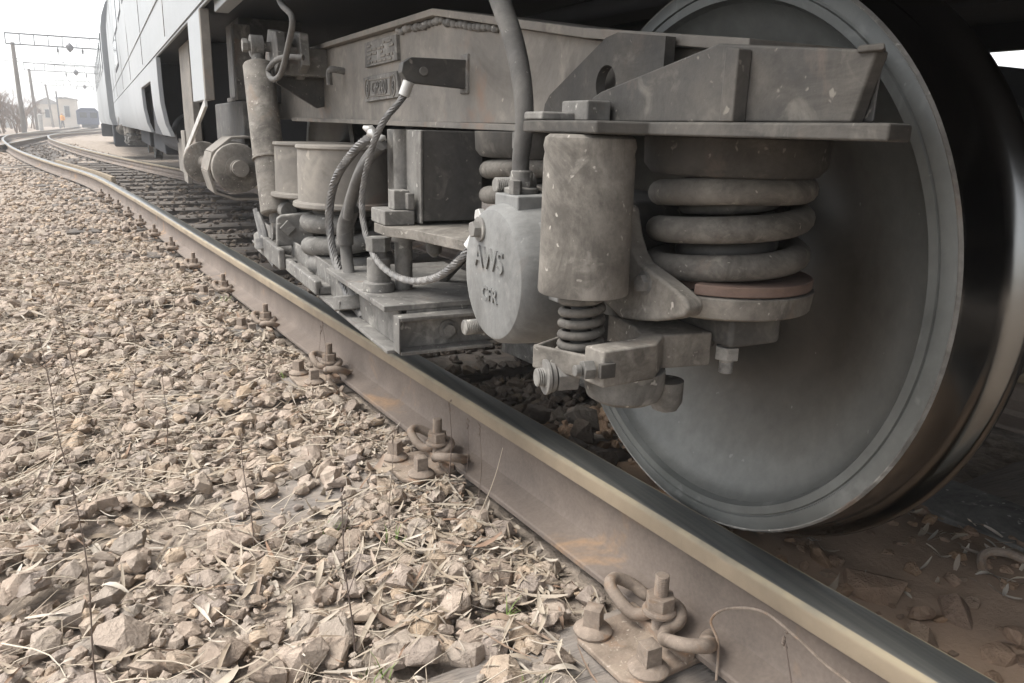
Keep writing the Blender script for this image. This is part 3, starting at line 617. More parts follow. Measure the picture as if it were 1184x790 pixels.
stalk(-.70, .50, .26, (-.01, .0), 'thin stalk beside the bare sleeper', 1)
stalk(-.43, .43, .24, (.01, .0), 'thin stalk left of the second fastening', 1, True, .0011)
stalk(-.61, .06, .30, (-.01, .01), 'brown stalk at the bottom middle of the stones', 2)
stalk(-.90, 1.55, .26, (.03, .0), 'small leaning stalk behind the stones at left', 2)
stalk(-.32, 1.62, .20, (.03, .0), 'thin stalk before the rail by the third fastening', 0, True, .0012)
stalk(-.30, 1.50, .24, (-.01, .0), 'fine stalk between the second and third fastenings', 0, True, .001)
stalk(-.105, -.42, .16, (.035, .085), 'short dark stalk with a knobbed tip at the lower right before the rail', 0, True, .0022)
stalk(.19, .90, .20, (.06, .0), 'thin bright stalk standing between the rails under the axle box', 0, False, .0012)
def tuft(x, y, h, n, label):
    rs = random.Random(int(abs(x * 991 + y * 533))); mb = MB(); z = bed_z(x, y)
    for _ in range(n):
        a = rs.uniform(0, 6.28); L = h * rs.uniform(.5, 1); dx, dy = math.cos(a), math.sin(a); wd = .0016; b = Vector((x + rs.uniform(-.02, .02), y + rs.uniform(-.02, .02), z)); sp = rs.uniform(.2, .8); sd_ = Vector((-dy, dx, 0)) * wd
        pts = [b + Vector((dx * sp * L * t * t, dy * sp * L * t * t, L * (t - .25 * t * t))) for t in (0, .35, .7, 1)]
        mb.add([p + sd_ * (1 - .9 * i / 3) for i, p in enumerate(pts)] + [p - sd_ * (1 - .9 * i / 3) for i, p in enumerate(pts)], [(i, i + 1, i + 5, i + 4) for i in range(3)])
    tag(mb.build('grass_tuft', GRASS, None, 0, 60), label, 'grass tuft', 'small green tufts in the stones')
for x, y, h, n, l in [(-1.16, .815, .07, 12, 'bright green grass tuft at the left edge of the stones'), (-.427, .40, .055, 9, 'green tuft between stones left of the second fastening'), (-.54, .48, .05, 8, 'small green sprout beside the bare sleeper'), (-.323, .06, .06, 8, 'green tuft among the large stones left of the nearest fastening'),
                      (-.387, -.126, .055, 7, 'few green blades at the bottom by the nearest fastening'), (-.596, 0, .06, 8, 'green blades beside the brown stalk at the bottom'), (-.31, 3.6, .07, 30, 'low green weeds by the rail near the fifth fastening'), (-.44, 3.1, .06, 30, 'green weeds left of the fifth fastening'), (-.42, 1.68, .05, 14, 'green weeds left of the third fastening'), (-.36, 2.7, .05, 20, 'green weeds by the fourth fastening')]: tuft(x, y, h, n, l)
wp = smooth_path([(-.115, -.25, -.62), (-.092, -.222, -.578), (-.088, -.197, -.553), (-.085, -.225, -.515), (-.083, -.294, -.477), (-.083, -.36, -.477), (-.083, -.415, -.485), (-.083, -.468, -.487), (-.09, -.56, -.50)], 9)
tag(MB().tube(wp, .0022, 7).build('loose_wire', CLIP), 'thin grey wire looping up against the rail beside the nearest fastening', 'wire')
# dirt heap and the plank between the rails
mb = MB(); gx, gy = np.linspace(.045, .80, 34), np.linspace(-1.3, .6, 60)
mb.add([(x - .084 * y, y, dirt_z(x - .084 * y, y)) for y in gy for x in gx], [(j * 34 + i, j * 34 + i + 1, (j + 1) * 34 + i + 1, (j + 1) * 34 + i) for j in range(59) for i in range(33)])
mb.build('dirt_heap', DIRT, None, 0, 180, kind='structure')
mb = MB(); mb.bar((.82, -1.6, -.555), (.50, 1.6, -.585), .20, .07); tag(mb.build('crossing_plank', STEEL, None, .006), 'flat dull grey plank lying on the dirt between the rails at the right', 'plank')
mb = MB(); mb.tube(smooth_path([(.43, -.33, -.555), (.46, -.29, -.52), (.50, -.31, -.51), (.56, -.40, -.535), (.62, -.50, -.56)], 6), .008, 8); tag(mb.build('bent_rod', CLIP), 'rusty bent rod half buried in the dirt at the right edge', 'rod')

# ------------------------------------------------------------------ wheelset
WS = thing('wheelset', 'large dull grey steel wheel and axle standing between the rails', 'wheelset', (0, 0, -.487))
mb = MB()
rimp = [(.004, .4575), (.0, .452), (.0, .4335), (.0035, .432), (.0035, .430), (.0, .4285), (.0005, .416), (.012, .411)]
mb.lathe(rimp, (0, 0, 0), (1, 0, 0), 128, cap=False)
wl = mb.build('wheel', WHEEL, WS, 0, 50, label='wheel on the near side, broad grey face with a groove round the rim')
MB().lathe([(.0045, .4586), (.0002, .4555), (.0012, .4535)], (0, 0, 0), (1, 0, 0), 128, cap=False).build('rim_edge', STEEL, wl, 0, 50)
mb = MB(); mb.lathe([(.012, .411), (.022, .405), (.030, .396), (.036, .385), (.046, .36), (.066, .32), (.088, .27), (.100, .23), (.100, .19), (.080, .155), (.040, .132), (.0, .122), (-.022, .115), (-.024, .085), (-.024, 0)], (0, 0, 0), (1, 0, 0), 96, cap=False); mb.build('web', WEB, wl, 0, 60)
mb = MB(); mb.lathe([(.004, .4575), (.010, .4600), (.070, .4615), (.083, .4640), (.092, .472), (.100, .482), (.108, .487), (.116, .486), (.123, .478), (.130, .468), (.133, .44), (.133, .40), (.11, .39), (.10, .2)], (0, 0, 0), (1, 0, 0), 128, cap=False); mb.build('tread', TREAD, wl, 0, 40)
MB().cyl((-.3, 0, 0), (1.95, 0, 0), .085, n=40).build('axle', DARK, WS)
for dx in (.45, 1.05): MB().lathe([(0, .1), (0, .31), (.11, .31), (.11, .1)], (dx, 0, 0), (1, 0, 0), 64).build('brake_disc', DARK, WS)
MB().lathe([(0, .40), (0, .487), (.03, .487), (.05, .46), (.135, .457), (.135, .40), (.10, .38), (.07, .2), (.15, .1)], (1.5, 0, 0), (1, 0, 0), 96).build('wheel', WHEEL, WS)
# second wheelset of the bogie
W2 = thing('wheelset', 'second wheel and axle of the bogie, hidden in shade behind the dampers', 'wheelset', (0, 2.62, -.487))
for ch in list(WS.children):
    c = ch.copy(); COL.objects.link(c); c.parent = W2; c.matrix_parent_inverse = ch.matrix_parent_inverse
    for g in ch.children: q = g.copy(); COL.objects.link(q); q.parent = c; q.matrix_parent_inverse = g.matrix_parent_inverse

# ------------------------------------------------------------------ bogie
BG = thing('bogie', 'dusty grey bogie with coil springs, dampers and pressed side frame under the coach', 'bogie', (-.2, 1.3, -.46))
fr_y = [(-.30, .314), (.063, .360), (.715, .463), (2.13, .475), (2.62, .40), (2.95, .335)]
XF, XB = -.2, -.04
mb = MB(); mb.prism([(y, z - .012) for y, z in fr_y] + [(2.95, .24), (2.5, .232), (-.08, .219), (-.30, .219)], 'yz', XF, XB)
SF = mb.build('side_frame', FRAME, BG, .003)
mb = MB()
n = len(fr_y)
mb.add([(x, y, z + dz) for dz in (-.011, .004) for x in (XF - .022, XB + .02) for y, z in fr_y], [(i, i + 1, n + i + 1, n + i) for i in range(n - 1)] + [(2 * n + i, 3 * n + i, 3 * n + i + 1, 2 * n + i + 1) for i in range(n - 1)] + [(i, 2 * n + i, 2 * n + i + 1, i + 1) for i in range(n - 1)] + [(n + i, n + i + 1, 3 * n + i + 1, 3 * n + i) for i in range(n - 1)] + [(0, n, 3 * n, 2 * n), (n - 1, 3 * n - 1, 4 * n - 1, 2 * n - 1)])
mb.build('top_flange', FRAME, SF, .002)
mb = MB(); mb.prism([(.11, .206), (2.3, .2255), (2.3, .2385), (.11, .219)], 'yz', XF - .02, XB + .02); mb.build('bottom_flange', FRAME, SF, .002)
mb = MB()      # rough weld bead beneath the top flange near its peak
rs = random.Random(3)
for i in range(26):
    y = .42 + i * .023; z = (.463 + (.715 - y) * -.158 if y < .715 else .463 + (y - .715) * .0085) - .017
    mb.lathe([(-.012, .002), (-.006, .007 + rs.random() * .004), (.006, .006 + rs.random() * .004), (.012, .002)], (XF - .004, y, z - rs.random() * .006), (0, 1, .1), 7)
mb.build('weld_bead', STEEL, SF, 0, 70)
# name plates with raised lettering
def quad_plate(cs, x0, x1): return MB().prism(cs, 'yz', x0, x1)
p1 = quad_plate([(1.285, .441), (1.002, .439), (.995, .377), (1.283, .374)], XF - .010, XF + .002).build('data_plate', STEEL, SF, .0015, label='upper plate with small worn raised writing')
mb = MB(); rs = random.Random(5)
for r_ in range(5):
    y = 1.25
    while y > 1.03:
        wd = rs.uniform(.012, .045)
        if rs.random() < .75: mb.box(XF - .0125, XF - .0095, max(y - wd, 1.02), y, .431 - r_ * .011 - .006, .431 - r_ * .011)
        y -= wd + .012
mb.build('worn_lettering', FRAME, p1, .0008)
p2 = quad_plate([(1.305, .347), (1.002, .351), (.985, .286), (1.29, .279)], XF - .010, XF + .002).build('name_plate', STEEL, SF, .0015, label='lower plate with the raised letters GP200')
mb = MB()
yc, zc = 1.145, .3155
for sgn in (-1, 1):
    mb.tube([(XF - .011, yc + sgn * (.118 + .020 * math.cos(a)), zc + .026 * math.sin(a)) for a in np.linspace(-PI, PI, 24, endpoint=False)], .0022, 5, closed=True)
mb.tube([(XF - .011, yc - .098, zc + .022), (XF - .011, yc + .098, zc + .022), (XF - .011, yc + .092, zc), (XF - .011, yc + .098, zc - .022), (XF - .011, yc - .098, zc - .022), (XF - .011, yc - .092, zc)], .002, 5, closed=True)
mb.build('plate_border', FRAME, p2)
text('GP200', 'plate_lettering', .050, .0030, STEEL, p2, (XF - .0100, yc, zc - .001), (0, -1, 0), (0, 0, 1), bold=.0005)
text('3', 'plate_lettering', .03, .003, STEEL, p2, (XF - .0095, yc + .118, zc), (0, -1, 0), (0, 0, 1))
text('8', 'plate_lettering', .03, .003, STEEL, p2, (XF - .0095, yc - .118, zc), (0, -1, 0), (0, 0, 1))
mb = MB()
for sgn in (-1, 1):
    for q in range(7): mb.box(XF - .0125, XF - .0095, yc - .052 + q * .015, yc - .042 + q * .015, zc + sgn * .0174 - .0025, zc + sgn * .0174 + .0025)
mb.build('worn_lettering', FRAME, p2, .0006)
# hook, lug with chamfered end
mb = MB(); mb.tube(smooth_path([(XF, 1.545, .378), (XF - .035, 1.55, .382), (XF - .045, 1.56, .374), (XF - .045, 1.56, .335)], 5), .010, 8); mb.build('hook', STEEL, SF)
mb = MB(); mb.prism([(XF - .002, .350), (-.325, .348), (-.343, .337), (-.347, .318), (-.334, .299), (XF - .002, .292)], 'xz', .56, .585); LUG = mb.build('lug', DARK, SF, .002)
mb = MB(); mb.cyl((-.30, .563, .322), (-.30, .555, .322), .009); mb.build('rivet', STEEL, LUG, .001)
mb = MB(); mb.box(XF - .006, XF + .004, .553, .592, .282, .362); mb.build('weld_pad', STEEL, LUG, .003)
# gussets and spring bracket at the frame end
GX = -.235
hole = [(-.036 + .026 * math.cos(a), .277 + .026 * math.sin(a)) for a in np.linspace(-PI / 2, -PI / 2 - 2 * PI, 20)]
mb = MB(); mb.prism([(.165, .2222), (.147, .236), (.143, .252), (.128, .266), (-.03, .340), (-.06, .3445), (-.17, .330), (-.17, .2222), (-.036, .2222)] + hole + [(-.0359, .2222)], 'yz', GX - .008, GX + .008)
mb.build('inner_gusset', GUSS, SF, 0)
mb = MB(); mb.prism([(-.095, .2222), (-.104, .240), (-.112, .254), (-.130, .2605), (-.352, .302), (-.37, .300), (-.552, .281), (-.535, .2222)], 'yz', -.312, -.296); mb.build('outer_gusset', GUSS, SF, .003)
mb = MB(); mb.prism([(-.405, .2222), (-.405, .292), (-.385, .295), (-.385, .2222)], 'yz', -.330, -.3122); mb.build('stiffener_rib', GUSS, SF, .002)
mb = MB(); mb.prism([(-.295, -.545), (-.29, -.30), (-.05, -.26), (-.05, -.30)], 'xy', .2222, .279); mb.build('end_box', DARK, SF, .003)
mb = MB(); mb.prism([(-.316, -.562), (-.316, -.535), (-.25, -.475), (-.235, -.50)], 'xy', .2795, .2855); mb.build('end_lip', GUSS, SF, .002)
mb = MB(); mb.prism([(.03, -.30), (.03, -.245), (.175, -.245), (.175, -.02), (-.28, -.02), (-.575, -.285), (-.585, -.325), (-.275, -.335), (-.255, -.395), (-.125, -.41), (-.075, -.395), (-.07, -.335)], 'xy', 0, 1)
mb.v = [(y_, x_, .207 + .015 * z_) for x_, y_, z_ in mb.v]; mb.build('bracket_base', GUSS, SF, .003)
mb = MB(); mb.box(-.40, -.345, -.135, -.085, .2225, .233); mb.box(-.352, -.316, -.165, -.10, .2225, .248); mb.build('bracket_tab', STEEL, SF, .003)
mb = MB(); mb.cyl((-.345, .03, .207), (-.345, .03, .183), .012, n=6); mb.build('bolt', STEEL, SF, .001)
# primary springs
def primary(cx, cy, main=True):
    mb = MB(); mb.lathe([(.158, .095), (.160, .108), (.172, .118), (.207, .120)], (cx, cy, 0), (0, 0, 1), 48); cap = mb.build('spring_cap', GUSS, BG, .002)
    mb = MB(); mb.coil((cx, cy), .093, .0172, .021, .161, 2.93, ph=.65, n=14, seg=40, e0=.35, e1=.4); mb.build('primary_spring', SPRING, BG, 0, 60)
    mb = MB(); mb.coil((cx, cy), .058, .011, .020, .165, 5.0, ph=.6, n=8, seg=24); mb.build('inner_spring', DARK, BG, 0, 60)
    mb = MB(); mb.prism([(cx + .117 * math.cos(a), cy + .117 * math.sin(a)) for a in np.linspace(-2.6, 2.9, 36)] + [(cx + .09 * math.cos(2.9), cy + .09 * math.sin(2.9)), (cx + .09 * math.cos(-2.6), cy + .09 * math.sin(-2.6))], 'xy', .0145, .0285); mb.build('seat_ring', RED, BG, .002)
    mb = MB(); mb.lathe([(-.020, .06), (-.019, .10), (-.014, .117), (.013, .1205), (.0135, .05)], (cx, cy, 0), (0, 0, 1), 48); mb.build('spring_dish', CYL, BG, .002)
primary(-.15, -.215); primary(-.15, .34)
# axle box
AB = MB().box(-.29, -.05, -.115, .125, -.125, .115).build('axle_box', DARK, BG, .02, seg=3)
mb = MB(); mb.prism([(-.10, .125), (-.166, .115), (-.172, .098), (-.180, .078), (-.192, .060), (-.208, .047), (-.228, .041), (-.255, .034), (-.285, .025), (-.308, .016), (-.313, .006), (-.306, -.004), (-.28, -.014), (-.25, -.023), (-.21, -.031), (-.17, -.036), (-.13, -.022), (-.10, -.010)], 'yz', -.288, -.262); W1 = mb.build('spring_wing', CYL, AB, .005)
mb = MB(); mb.hexa((-.285, -.222, .022), (-1, 0, 0), .012, .012); mb.cyl((-.286, -.222, .022), (-.289, -.222, .022), .016); mb.build('wing_bolt', STEEL, AB, .001)
mb = MB(); mb.box(-.25, -.06, .10, .44, -.07, -.0205); mb.build('spring_wing', DARK, AB, .006)
mb = MB(); mb.box(-.19, -.10, -.285, -.12, -.062, -.0205); mb.build('wing_block', DARK, AB, .008)
mb = MB(); mb.hexa((-.175, -.265, -.0625), (0, 0, -1), .017, .018); mb.thread((-.175, -.265, -.075), (-.175, -.265, -.100), .010); mb.build('hanging_bolt', STEEL, AB, .001)
mb = MB(); mb.lathe([(0, .024), (.03, .024), (.042, .018), (.047, .006)], (-.225, -.205, -.122), (0, 0, -1), 20); mb.build('hanging_pin', STEEL, AB)
# cover on the axle end with cast letters
CV = MB().lathe([(.0, .006), (.0, .086), (.003, .096), (.012, .103), (.03, .1055), (.09, .110), (.118, .112), (.118, .02)], (-.402, .005, .0), (1, 0, 0), 72, cap=True)
CV.box(-.378, -.305, -.032, .045, .085, .1185)
CV.box(-.36, -.292, -.125, -.06, -.02, .085)
CVO = CV.build('axle_cover', AXLE, AB, .003, 32)
text('AWS', 'cast_lettering', .046, .0016, AXLE, CVO, (-.4035, .008, .022), (0, -1, 0), (0, 0, 1), bold=.0005)
text('CFR', 'cast_lettering', .029, .0012, AXLE, CVO, (-.4035, .003, -.030), (0, -1, 0), (0, 0, 1), bold=.0005)
def face_bolt(c, r=.0125, ax=(-1, 0, 0), stem=.0, name='cover_bolt', par=None):
    mb = MB(); ax = Vector(ax); c = Vector(c); mb.cyl(c, c + ax * .004, r * 1.5); mb.hexa(c + ax * .003, ax, r, .012 + stem); return mb.build(name, STEEL, par or CVO, .001)
face_bolt((-.402, .042, .064))
mb = MB(); mb.prism([(.165, .11), (.10, .135), (.03, .118), (.05, .02), (.12, -.03), (.17, .02)], 'yz', -.312, -.293); mb.build('cover_flange', CYL, AB, .002)
def stud(c, L, par, r=.0115):
    c = Vector(c); ax = Vector((-1, 0, 0)); mb = MB(); mb.cyl(c, c + ax * .006, r * 1.7, n=22); mb.hexa(c + ax * .006, ax, r * 1.75, .020); mb.cyl(c + ax * .026, c + ax * .031, r * 1.6); mb.build('stud_nut', STEEL, par, .001)
    mb = MB(); mb.thread(c + ax * .02, c + ax * (.03 + L), r); mb.build('stud', STEEL, par)
stud((-.315, .047, .129), .032, AB); stud((-.315, .118, -.108), .05, AB, .013)
mb = MB(); mb.cyl((-.312, .118, -.108), (-.36, .118, -.108), .016); mb.build('stud_sleeve', STEEL, AB)
# vertical guide damper beside the spring
DX, DY = -.362, -.192
GD = MB().lathe([(.207, .010), (.206, .050), (.202, .0555), (.192, .0575), (.184, .0555), (.176, .0568), (.05, .0575), (.014, .0585), (.010, .0575), (.010, .02)], (DX, DY, 0), (0, 0, 1), 64, cap=False).build('guide_damper', CYL, BG, 0, 40)
mb = MB(); mb.cyl((DX, DY, .2045), (DX, DY, .2065), .022); mb.build('damper_pin', STEEL, GD, .002)
mb = MB(); mb.coil((DX, DY), .0255, .0058, -.066, .018, 5.6, ph=1, n=10, seg=26); mb.build('return_spring', SPRING, GD, 0, 60)
MB().cyl((DX, DY, -.07), (DX, DY, .02), .014).build('damper_rod', DARK, GD)
mb = MB(); mb.lathe([(-.078, .034), (-.072, .036), (-.066, .031), (-.062, .02)], (DX, DY, 0), (0, 0, 1), 32); mb.build('spring_foot', CYL, GD)
def tray():
    cx, cy, a = DX - .004, DY + .002, math.radians(28); ex, ey = Vector((math.cos(a), math.sin(a), 0)), Vector((-math.sin(a), math.cos(a), 0)); c = Vector((cx, cy, 0)); mb = MB(); h = .039
    mb.obox(c + Vector((0, 0, -.088)), ex * h, ey * h, (0, 0, .005))
    for s in (-1, 1):
        mb.obox(c + ex * h * s + Vector((0, 0, -.0755)), ex * .003, ey * (h + .003), (0, 0, .016)); mb.obox(c + ey * h * s + Vector((0, 0, -.076)), ex * (h - .003), ey * .003, (0, 0, .016))
    return mb.build('spring_tray', CYL, GD, .003)
tray()
FK = MB().prism([(-.392, -.250), (-.386, -.285), (-.305, -.279), (-.268, -.246), (-.195, -.256), (-.19, -.10), (-.235, -.075), (-.262, -.08), (-.272, -.147), (-.277, -.19), (-.292, -.228), (-.315, -.243)], 'xy', -.090, -.044).build('damper_arm', CYL, BG, .003)
mb = MB(); mb.box(-.393, -.372, -.291, -.284, -.076, -.058); mb.build('locking_tab', GUSS, FK, .001)
mb = MB(); mb.hexa((-.394, -.274, -.068), (-1, .15, 0), .0125, .014); mb.cyl((-.41, -.272, -.068), (-.418, -.271, -.068), .007); mb.build('arm_bolt', STEEL, FK, .001)
mb = MB(); mb.lathe([(-.138, .012), (-.137, .040), (-.131, .050), (-.118, .0535), (-.092, .0535)], (-.302, -.212, 0), (0, 0, 1), 48); mb.build('arm_boss', STEEL, FK, .002)
mb = MB(); mb.thread((-.372, -.205, -.098), (-.428, -.194, -.098), .0125); mb.build('stud', STEEL, FK)
mb = MB(); mb.cyl((-.412, -.197, -.098), (-.417, -.196, -.098), .023); mb.cyl((-.405, -.1985, -.098), (-.411, -.1975, -.098), .020); mb.hexa((-.375, -.204, -.098), (-1, .2, 0), .021, .028); mb.build('stud_nut', STEEL, FK, .001)
mb = MB(); mb.lathe([(0, .014), (.02, .016), (.03, .01)], (-.27, -.13, -.040), (0, 0, 1), 12); mb.build('arm_pin', STEEL, FK)
# spring plank, springs and pots in the middle of the bogie
SPX = -.285
PK = MB()
PK.box(-.425, -.10, .44, 2.15, -.237, -.229)
PK.box(-.43, -.11, .44, .92, -.149, -.137)
PK.box(-.395, -.387, .455, 2.1, -.2285, -.1495)
PK.box(-.38, -.12, .442, .450, -.2285, -.1495)
PKO = PK.build('spring_plank', STEEL, BG, .002)
mb = MB(); mb.box(-.408, -.205, .438, .4405, -.229, -.155); mb.box(-.408, -.205, .400, .4378, -.162, -.155); mb.box(-.408, -.205, .400, .4378, -.232, -.225); mb.box(-.412, -.4085, .402, .4378, -.229, -.155); mb.build('plank_channel', STEEL, PKO, .002)
mb = MB(); mb.hexa((-.295, .4375, -.195), (0, -1, 0), .014, .016); mb.cyl((-.295, .4375, -.195), (-.295, .433, -.195), .02); mb.build('plank_bolt', STEEL, PKO, .001)
mb = MB(); mb.box(-.432, -.14, 1.02, 1.42, -.2285, -.205); mb.box(-.436, -.418, 1.02, 1.42, -.2285, -.19); mb.build('spring_tray', STEEL, PKO, .005)
mb = MB(); mb.prism([(1.44, -.2285), (1.44, -.165), (1.86, -.16), (1.92, -.175), (1.92, -.2285)], 'yz', -.452, -.432); mb.box(-.431, -.14, 1.44, 1.9, -.2285, -.20); mb.build('spring_tray', STEEL, PKO, .005)
for cy in (1.25, 1.60):
    mb = MB(); mb.lathe([(.157, .10), (.157, .137), (.148, .139), (.144, .133), (.0, .136), (-.002, .150), (-.014, .152), (-.018, .145), (-.020, .06)], (SPX, cy, 0), (0, 0, 1), 56); pot = mb.build('spring_pot', FRAME, BG, .002)
    mb = MB(); mb.lathe([(-.045, .06), (-.04, .095), (-.0205, .10)], (SPX, cy, 0), (0, 0, 1), 40); mb.build('pot_base', DARK, pot)
    mb = MB(); mb.coil((SPX, cy), .108, .027, -.205, -.034, 2.2, ph=3.4 if cy < 1.4 else 2.2, n=14, seg=36, e0=.3, e1=.3); mb.build('secondary_spring', STEEL, BG, 0, 60)
    mb = MB(); mb.coil((SPX, cy), .062, .013, -.205, -.035, 4.6, ph=1, n=8, seg=22); mb.build('inner_spring', DARK, BG, 0, 60)
mb = MB(); mb.box(-.325, -.19, .50, .70, .022, .2055); PST = mb.build('frame_post', DARK, BG, .003)
mb = MB(); mb.box(-.331, -.3255, .495, .712, .018, .2055); mb.build('post_edge', STEEL, PST, .002)
mb = MB(); mb.prism([(-.405, .58), (-.405, .50), (-.37, .44), (-.30, .12), (-.20, .10), (-.15, .58)], 'xy', -.006, .0145); mb.build('bearing_plate', CYL, BG, .002)
mb = MB(); mb.box(-.405, -.34, .505, .60, .015, .045); mb.box(-.380, -.345, .52, .56, .045, .085); mb.box(-.356, -.34, .505, .53, .046, .08); mb.build('plate_block', STEEL, BG, .003)
mb = MB(); mb.tube([(-.333, .60, .2055), (-.333, .60, -.137)], .0195, 20); mb.lathe([(0, .026), (.02, .026), (.021, .02)], (-.333, .60, -.03), (0, 0, 1), 20); mb.build('guide_rod', STEEL, BG)
mb = MB(); mb.lathe([(-.1365, .036), (-.118, .034), (-.116, .026), (-.066, .025), (-.064, .018), (-.05, .018)], (-.39, .60, 0), (0, 0, 1), 28); mb.hexa((-.39, .60, -.05), (0, 0, 1), .027, .030); mb.build('tall_bolt', STEEL, BG, .001)
mb = MB(); mb.lathe([(0, .012), (.02, .018), (.035, .016), (.045, .004)], (-.30, .50, -.008), (0, 0, -1), 14); mb.build('plate_nut', STEEL, BG)
mb = MB(); mb.cyl((-.22, .66, -.137), (-.15, .58, -.02), .013); mb.build('brake_rod', DARK, BG)
# secondary vertical damper
A, B = Vector((-.42, 1.81, .402)), Vector((-.42, 1.645, -.078)); d_ = (B - A); ax = d_.normalized()
VD = MB().lathe([(0, .02), (0, .046), (.006, .050), (.315, .0505), (.317, .0535), (.322, .0535), (.324, .046), (.50, .0455), (.506, .040), (.508, .01)], A, ax, 48).build('vertical_damper', CYL, BG, 0, 40)
mb = MB(); mb.cyl(A, A - ax * .03, .020); c = A - ax * .062; mb.lathe([(-.02, .018), (-.02, .035), (.02, .035), (.02, .018)], c, (1, 0, 0), 28); mb.build('damper_eye', STEEL, VD)
mb = MB(); mb.cyl(c + Vector((-.04, 0, 0)), c + Vector((.12, 0, 0)), .016); mb.hexa(c + Vector((-.045, 0, 0)), (1, 0, 0), .022, .016); mb.build('damper_pin', STEEL, VD)
mb = MB(); mb.prism([(1.70, .40), (1.72, .50), (1.86, .52), (1.93, .44), (1.93, .36), (1.8, .36)], 'yz', -.375, -.345); mb.prism([(1.70, .40), (1.72, .50), (1.86, .52), (1.93, .44), (1.93, .36), (1.8, .36)], 'yz', -.30, -.27); mb.box(-.345, -.2, 1.76, 1.86, .37, .46); mb.build('damper_bracket', STEEL, BG, .004)
mb = MB(); mb.prism([(-.36, .42), (-.2, .44), (-.2, .275), (-.225, .268), (-.36, .345)], 'xz', 1.82, 1.84); mb.build('bracket_gusset', GUSS, BG, .002)
c = B + ax * .055
mb = MB(); mb.cyl(B, B + ax * .03, .02); mb.lathe([(-.018, .015), (-.018, .030), (.018, .030), (.018, .015)], c, (1, 0, 0), 24); mb.build('damper_eye', STEEL, VD)
mb = MB(); mb.prism([(-.445, -.165), (-.440, -.075), (-.425, -.066), (-.30, -.055), (-.335, -.16)], 'xz', 1.50, 1.525); mb.build('lower_bracket', STEEL, BG, .006)
mb = MB(); mb.hexa((-.41, 1.50, -.105), (0, -1, 0), .024, .014, 4, rot=.8); mb.build('bracket_bolt', STEEL, BG, .001)
mb = MB(); mb.tube(smooth_path([(-.45, 1.84, -.08), (-.445, 1.8, -.14), (-.44, 1.74, -.21), (-.43, 1.62, -.245)], 6), .012, 8); mb.tube(smooth_path([(-.45, 1.80, -.09), (-.44, 1.74, -.15), (-.44, 1.72, -.22)], 6), .010, 8); mb.lathe([(0, .03), (.035, .03)], (-.443, 1.74, -.205), (0, .2, 1), 18); mb.build('lower_cable', ROPE, BG)
# traction rod with two rubber discs
tr = MB(); d1, d2 = Vector((-.46, 2.15, .045)), Vector((-.50, 2.92, .033)); ta = (d1 - d2).normalized()
tr.tube([d2 - ta * .1, d1 + ta * .06], .030, 20); TR = tr.build('traction_rod', CYL, BG)
for cc, s in ((d1, 1), (d2, 1)):
    mb = MB(); mb.lathe([(-.09, .03), (-.085, .07), (-.06, .088), (-.02, .094), (.0, .092), (.004, .085), (.004, .03)], cc, ta, 44); mb.build('rubber_disc', CYL, TR, 0, 40)
    mb = MB(); mb.lathe([(.003, .046), (.012, .046), (.014, .032), (.034, .032), (.034, .005)], cc, ta, 30); mb.build('rod_nut', CYL, TR)
mb = MB(); pts = [(-.36, .155), (-.41, .16), (-.47, .155), (-.54, .10), (-.56, .03), (-.54, -.05), (-.47, -.075), (-.36, -.075)]
for (x0, z0), (x1, z1) in zip(pts, pts[1:]): mb.bar((x0, 2.32, z0), (x1, 2.32, z1), .010, .24, (0, 1, 0))
mb.v = [tuple(v) for v in mb.v]; mb.build('disc_guard', FRAME, BG, .002)
mb = MB(); mb.bar((-.535, 2.36, .285), (-.535, 3.48, .052), .012, .03); mb.build('guard_strap', BRIGHT, BG, .002)
# far side of the bogie in the shade
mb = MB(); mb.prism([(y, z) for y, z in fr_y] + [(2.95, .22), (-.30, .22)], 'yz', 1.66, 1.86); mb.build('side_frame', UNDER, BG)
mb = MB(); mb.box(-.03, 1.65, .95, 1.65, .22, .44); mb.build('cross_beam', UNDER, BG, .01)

# ropes and hoses
t = thing('safety_rope', 'twisted steel wire rope hanging in a loop from the frame lug to the axle cover', 'wire rope', (-.36, .45, -.08))
mb = MB(); RP = [(-.337, .552, .285), (-.350, .56, .262), (-.385, .575, .215), (-.40, .62, .145), (-.405, .665, .055), (-.405, .64, -.02), (-.405, .545, -.068), (-.405, .385, -.074), (-.402, .235, -.045), (-.392, .145, .0), (-.375, .118, .036)]
rope(mb, RP, .0074, 6, .05); mb.build('rope', ROPE, t, 0, 60)
mb = MB(); mb.tube([(-.335, .550, .300), (-.344, .556, .272)], .0115, 10); mb.build('ferrule', BRIGHT, t, .001)
mb = MB(); mb.tube([(-.382, .128, .022), (-.368, .116, .050)], .0115, 10); mb.bar((-.368, .116, .05), (-.362, .112, .082), .018, .005, (1, 0, 0)); mb.build('ferrule', BRIGHT, t, .001)
mb = MB(); mb.hexa((-.34, .112, .075), (-1, 0, 0), .011, .018); mb.hexa((-.366, .112, .075), (-1, 0, 0), .013, .010); mb.build('rope_bolt', BRIGHT, t, .001)
mb = MB(); rope(mb, [(-.36, .70, .195), (-.385, .77, .160), (-.40, .90, .088), (-.405, .965, .0), (-.405, .95, -.085), (-.405, .87, -.155), (-.40, .79, -.20), (-.39, .73, -.225)], .0112, 6, .075, .008); o = mb.build('wire_rope', ROPE, None, 0, 60); tag(o, 'thick dusty wire rope hanging left of the hose before the spring pot', 'wire rope')
t = thing('brake_hose', 'dark rubber hose with a sleeve hanging between the two wire ropes', 'hose', (-.39, .8, -.2))
